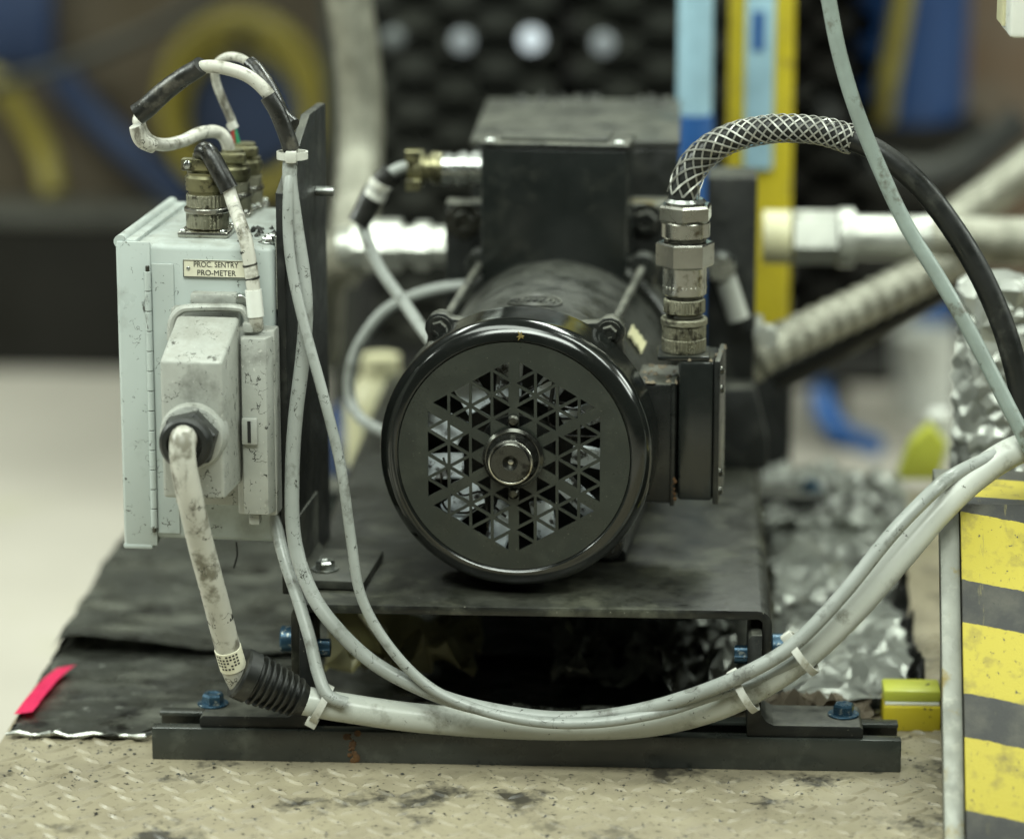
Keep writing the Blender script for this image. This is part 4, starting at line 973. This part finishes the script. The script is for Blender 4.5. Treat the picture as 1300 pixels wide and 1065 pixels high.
# ================================================================= FAR BACKGROUND
# expanded metal guard
GY = 1.35
g0, g1 = P(476, 270, GY), P(1092, -60, GY)
guard = thing('mesh_guard', 'black expanded metal guard panel standing behind the pump housing', 'guard', ((g0.x+g1.x)/2, GY, FLOOR))
gx0, gx1 = g0.x-guard.location.x, g1.x-guard.location.x; gh = .95
b = nb(); pw, ph = .085, .046
nx = int((gx1-gx0)/pw)+1; nzz = int((gh-.26)/ph)+1
def strand(p, q):
    d = (q-p); n_ = V((-d.z, 0, d.x)).normalized()*.0055
    vs = [b.verts.new(v) for v in (p-n_, q-n_, q+n_, p+n_)]; b.faces.new(vs)
for i in range(nx):
    for j in range(nzz):
        x = gx0+i*pw; z = .26+j*ph
        a_, b_, c_, d_ = V((x, 0, z+ph/2)), V((x+pw/2, 0, z+ph)), V((x+pw, 0, z+ph/2)), V((x+pw/2, 0, z))
        for u, v in ((a_, b_), (b_, c_), (c_, d_), (d_, a_)): strand(u, v)
bmesh.ops.solidify(b, geom=list(b.faces), thickness=.003)
obj('mesh', b, mesh_m, guard, 0)
b = nb()
for x in (gx0-.012, (gx0+gx1)/2-.05): box(b, x-.012, x+.012, .011, .03, 0, gh+.06)
for z in (.25, gh+.04): box(b, gx0-.02, gx1+.04, -.010, .010, z-.01, z+.01)
obj('frame', b, mesh_m, guard, 0)
# dark cabinet behind the guard, and glowing discs added in place of blurred glints
cab = thing('machine_cabinet', 'dark cabinet behind the mesh guard', 'cabinet', (guard.location.x, 1.62, FLOOR))
b = nb(); box(b, -.33, .18, 0, .5, 0, 1.2, .01); obj('case', b, make('cabinet_paint', (.016, .018, .013), .55, base2=(.012, .014, .011), nscale=4), cab)
def glow_mat(name, st):
    m, nt, b_ = new_mat(name); b_.inputs['Base Color'].default_value = (.10, .11, .11, 1); b_.inputs['Emission Color'].default_value = (.82, .95, 1, 1); b_.inputs['Emission Strength'].default_value = st; return m
for k, (px, py, rad, st) in enumerate(((500, 48, .010, .02), (587, 52, .011, .22), (675, 50, .012, .75), (766, 55, .011, .18))):
    q = P(px, py, 1.33); r_ = thing('indicator_lamp', ['dimmest round indicator lamp at the end of the row on the mesh', 'dim round lamp between the dimmest and the brightest lamp', 'brightest round indicator lamp in the row on the mesh', 'dim round lamp beside the light blue pipe on the mesh'][k], 'lamp', q)
    b = nb(); lathe(b, [(0, -.010), (rad*.6, -.009), (rad, -.004), (rad, 0), (0, 0)], 24, 'Y'); obj('lens', b, glow_mat('lamp_glow', st), r_)
    b = nb(); lathe(b, [(rad, -.003), (rad+.003, -.003), (rad+.003, .016), (0, .016)], 24, 'Y'); obj('bezel', b, black_flat, r_)
# light blue pipe, yellow post
q = P(882, 100, .60)
t = thing('blue_pipe', 'light blue vertical pipe with deep blue lower end', 'pipe', (q.x, .60, 0))
zj = P(882, 145, .60).z
b = nb(); cyl(b, .0140, zj, .9, 'Z', seg=28); obj('upper_pipe', b, pale_blue, t)
b = nb(); cyl(b, .0150, .011, zj, 'Z', seg=28); obj('lower_pipe', b, deep_blue, t)
q0, q1 = P(925, 100, .68), P(1008, 100, .68); hw = (q1.x-q0.x)/2
t = thing('yellow_post', 'yellow steel post with a pale blue board fixed to it', 'post', ((q0.x+q1.x)/2, .68, FLOOR))
zf = P(967, 425, .68).z-FLOOR
b = nb(); box(b, -hw, hw, 0, .03, zf, 1.2, .004); yp = obj('post', b, yellow_m, t)
b = nb(); box(b, -hw-.004, hw+.004, -.006, .036, 0, zf-.0005, .003); obj('foot', b, black_flat, t)
a_, c_ = P(944, 215, .675), P(986, -90, .675)
x0, x1 = a_.x-t.location.x, c_.x-t.location.x
b = nb(); box(b, x0, x1, -.008, -.0005, a_.z-FLOOR, c_.z-FLOOR, .002); bd = obj('board', b, pale_blue, t)
a_, c_ = P(955, 66, .665), P(971, 16, .665)
b = nb(); box(b, a_.x-t.location.x, c_.x-t.location.x, -.0095, -.0082, a_.z-FLOOR, c_.z-FLOOR); obj('label', b, deep_blue, bd)
# left: brown board with hoses, cabinet under it
bx = P(0, 100, 2.4).x; bxe = P(424, 100, 2.4).x
zs = P(100, 262, 2.4).z
rack = thing('hose_rack', 'brown board rack above a dark cabinet at the back of the hall', 'rack', ((bx+bxe)/2, 2.4, FLOOR))
b = nb(); box(b, -1.2, bxe-(bx+bxe)/2+.5, .05, .09, zs-FLOOR, 1.6); bo = obj('board', b, brown_m, rack, 0)
b = nb(); box(b, -1.2, bxe-(bx+bxe)/2+.5, -.02, .5, 0, zs-FLOOR-.022, .004); obj('lower_cabinet', b, dark_m, rack, 0)
b = nb(); box(b, -1.2, bxe-(bx+bxe)/2+.5, -.03, .06, zs-FLOOR-.02, zs-FLOOR, .003); obj('shelf', b, make('shelf_paint', (.07, .07, .058), .6), rack, 0)
c_ = P(310, 140, 2.36)
coil = thing('hose_coil', 'coiled yellow hose hanging in front of the brown board', 'hose coil', c_)
for k, (r_, dz) in enumerate(((.098, 0), (.092, -.012), (.104, .008))):
    b = nb(); pts = [V((r_*.98*math.cos(a), .02-k*.018, r_*1.12*math.sin(a)+dz)) for a in [2*math.pi*i/24 for i in range(25)]]; tube(b, pts, .0135, 10, 4); obj('loop', b, hose_yellow, coil)
b = nb(); cyl(b, .012, -.02, .12, 'Y', (0, 0, .10)); obj('hook', b, black_flat, coil)
b = nb(); cyl(b, .082, .03, .06, 'Y', seg=40); obj('hub_disc', b, navy, coil)
hose('yellow_hose', 'yellow hose drooping at the far left of the brown board', [(-40, 90, 2.36), (0, 108, 2.36), (30, 150, 2.36), (55, 195, 2.36), (68, 245, 2.34)], .0165, hose_yellow)
hose('blue_strap', 'dark blue strap slanting across the brown board', [(70, 90, 2.40), (120, 150, 2.40), (180, 205, 2.40), (240, 255, 2.40)], .022, navy)
hose('black_hose', 'black hose sagging across the top of the brown board', [(-40, 118, 2.30), (60, 92, 2.30), (140, 62, 2.30), (220, 25, 2.30), (300, -30, 2.30)], .009, black_flat)
b = nb(); q = P(30, 40, 2.42); box(b, -.07, .04, 0, .03, -.05, .12, .01); o = obj('blue_bag', b, navy); o.location = q; tag(o, 'dark blue bag hung at the end of the brown board', 'bag')
# right: blue drum, yellow hose, brown crates
q = P(1160, 100, 1.95)
drum = thing('blue_drum', 'tall blue drum behind the mesh guard', 'drum', (q.x, 2.0, FLOOR))
zt = P(1160, 165, 1.9).z-FLOOR
b = nb(); lathe(b, [(0, zt), (.062, zt), (.068, zt+.02), (.068, zt+.25), (.070, zt+.26), (.068, zt+.27), (.068, zt+.6), (0, zt+.6)], 36, 'Z'); obj('body', b, drum_blue, drum)
b = nb(); box(b, -.09, .09, -.06, .06, zt-.03, zt-.002); 
for sx in (-1, 1): box(b, sx*.08-.01, sx*.08+.01, -.02, .02, 0, zt-.03)
obj('stand', b, dark_m, drum, 0)
hose('yellow_hose', 'yellow hose hanging down in front of the blue drum', [(1152, -60, 1.80), (1146, 0, 1.80), (1136, 60, 1.80), (1126, 110, 1.80), (1122, 150, 1.82)], .012, hose_yellow)
hose('black_hose', 'black hose sagging in front of the blue drum stand', [(1030, 120, 1.7), (1060, 180, 1.7), (1110, 215, 1.7), (1180, 225, 1.7), (1240, 200, 1.7), (1300, 150, 1.7)], .02, black_flat)
q = P(1262, 100, 2.3); b = nb(); box(b, -.04, .12, 0, .2, -(q.z-FLOOR), .5, .005); o = obj('brown_locker', b, make('locker_brown', (.11, .062, .03), .6, base2=(.12, .10, .075), nscale=7)); o.location = q; tag(o, 'brown locker standing beside the blue drum', 'locker')
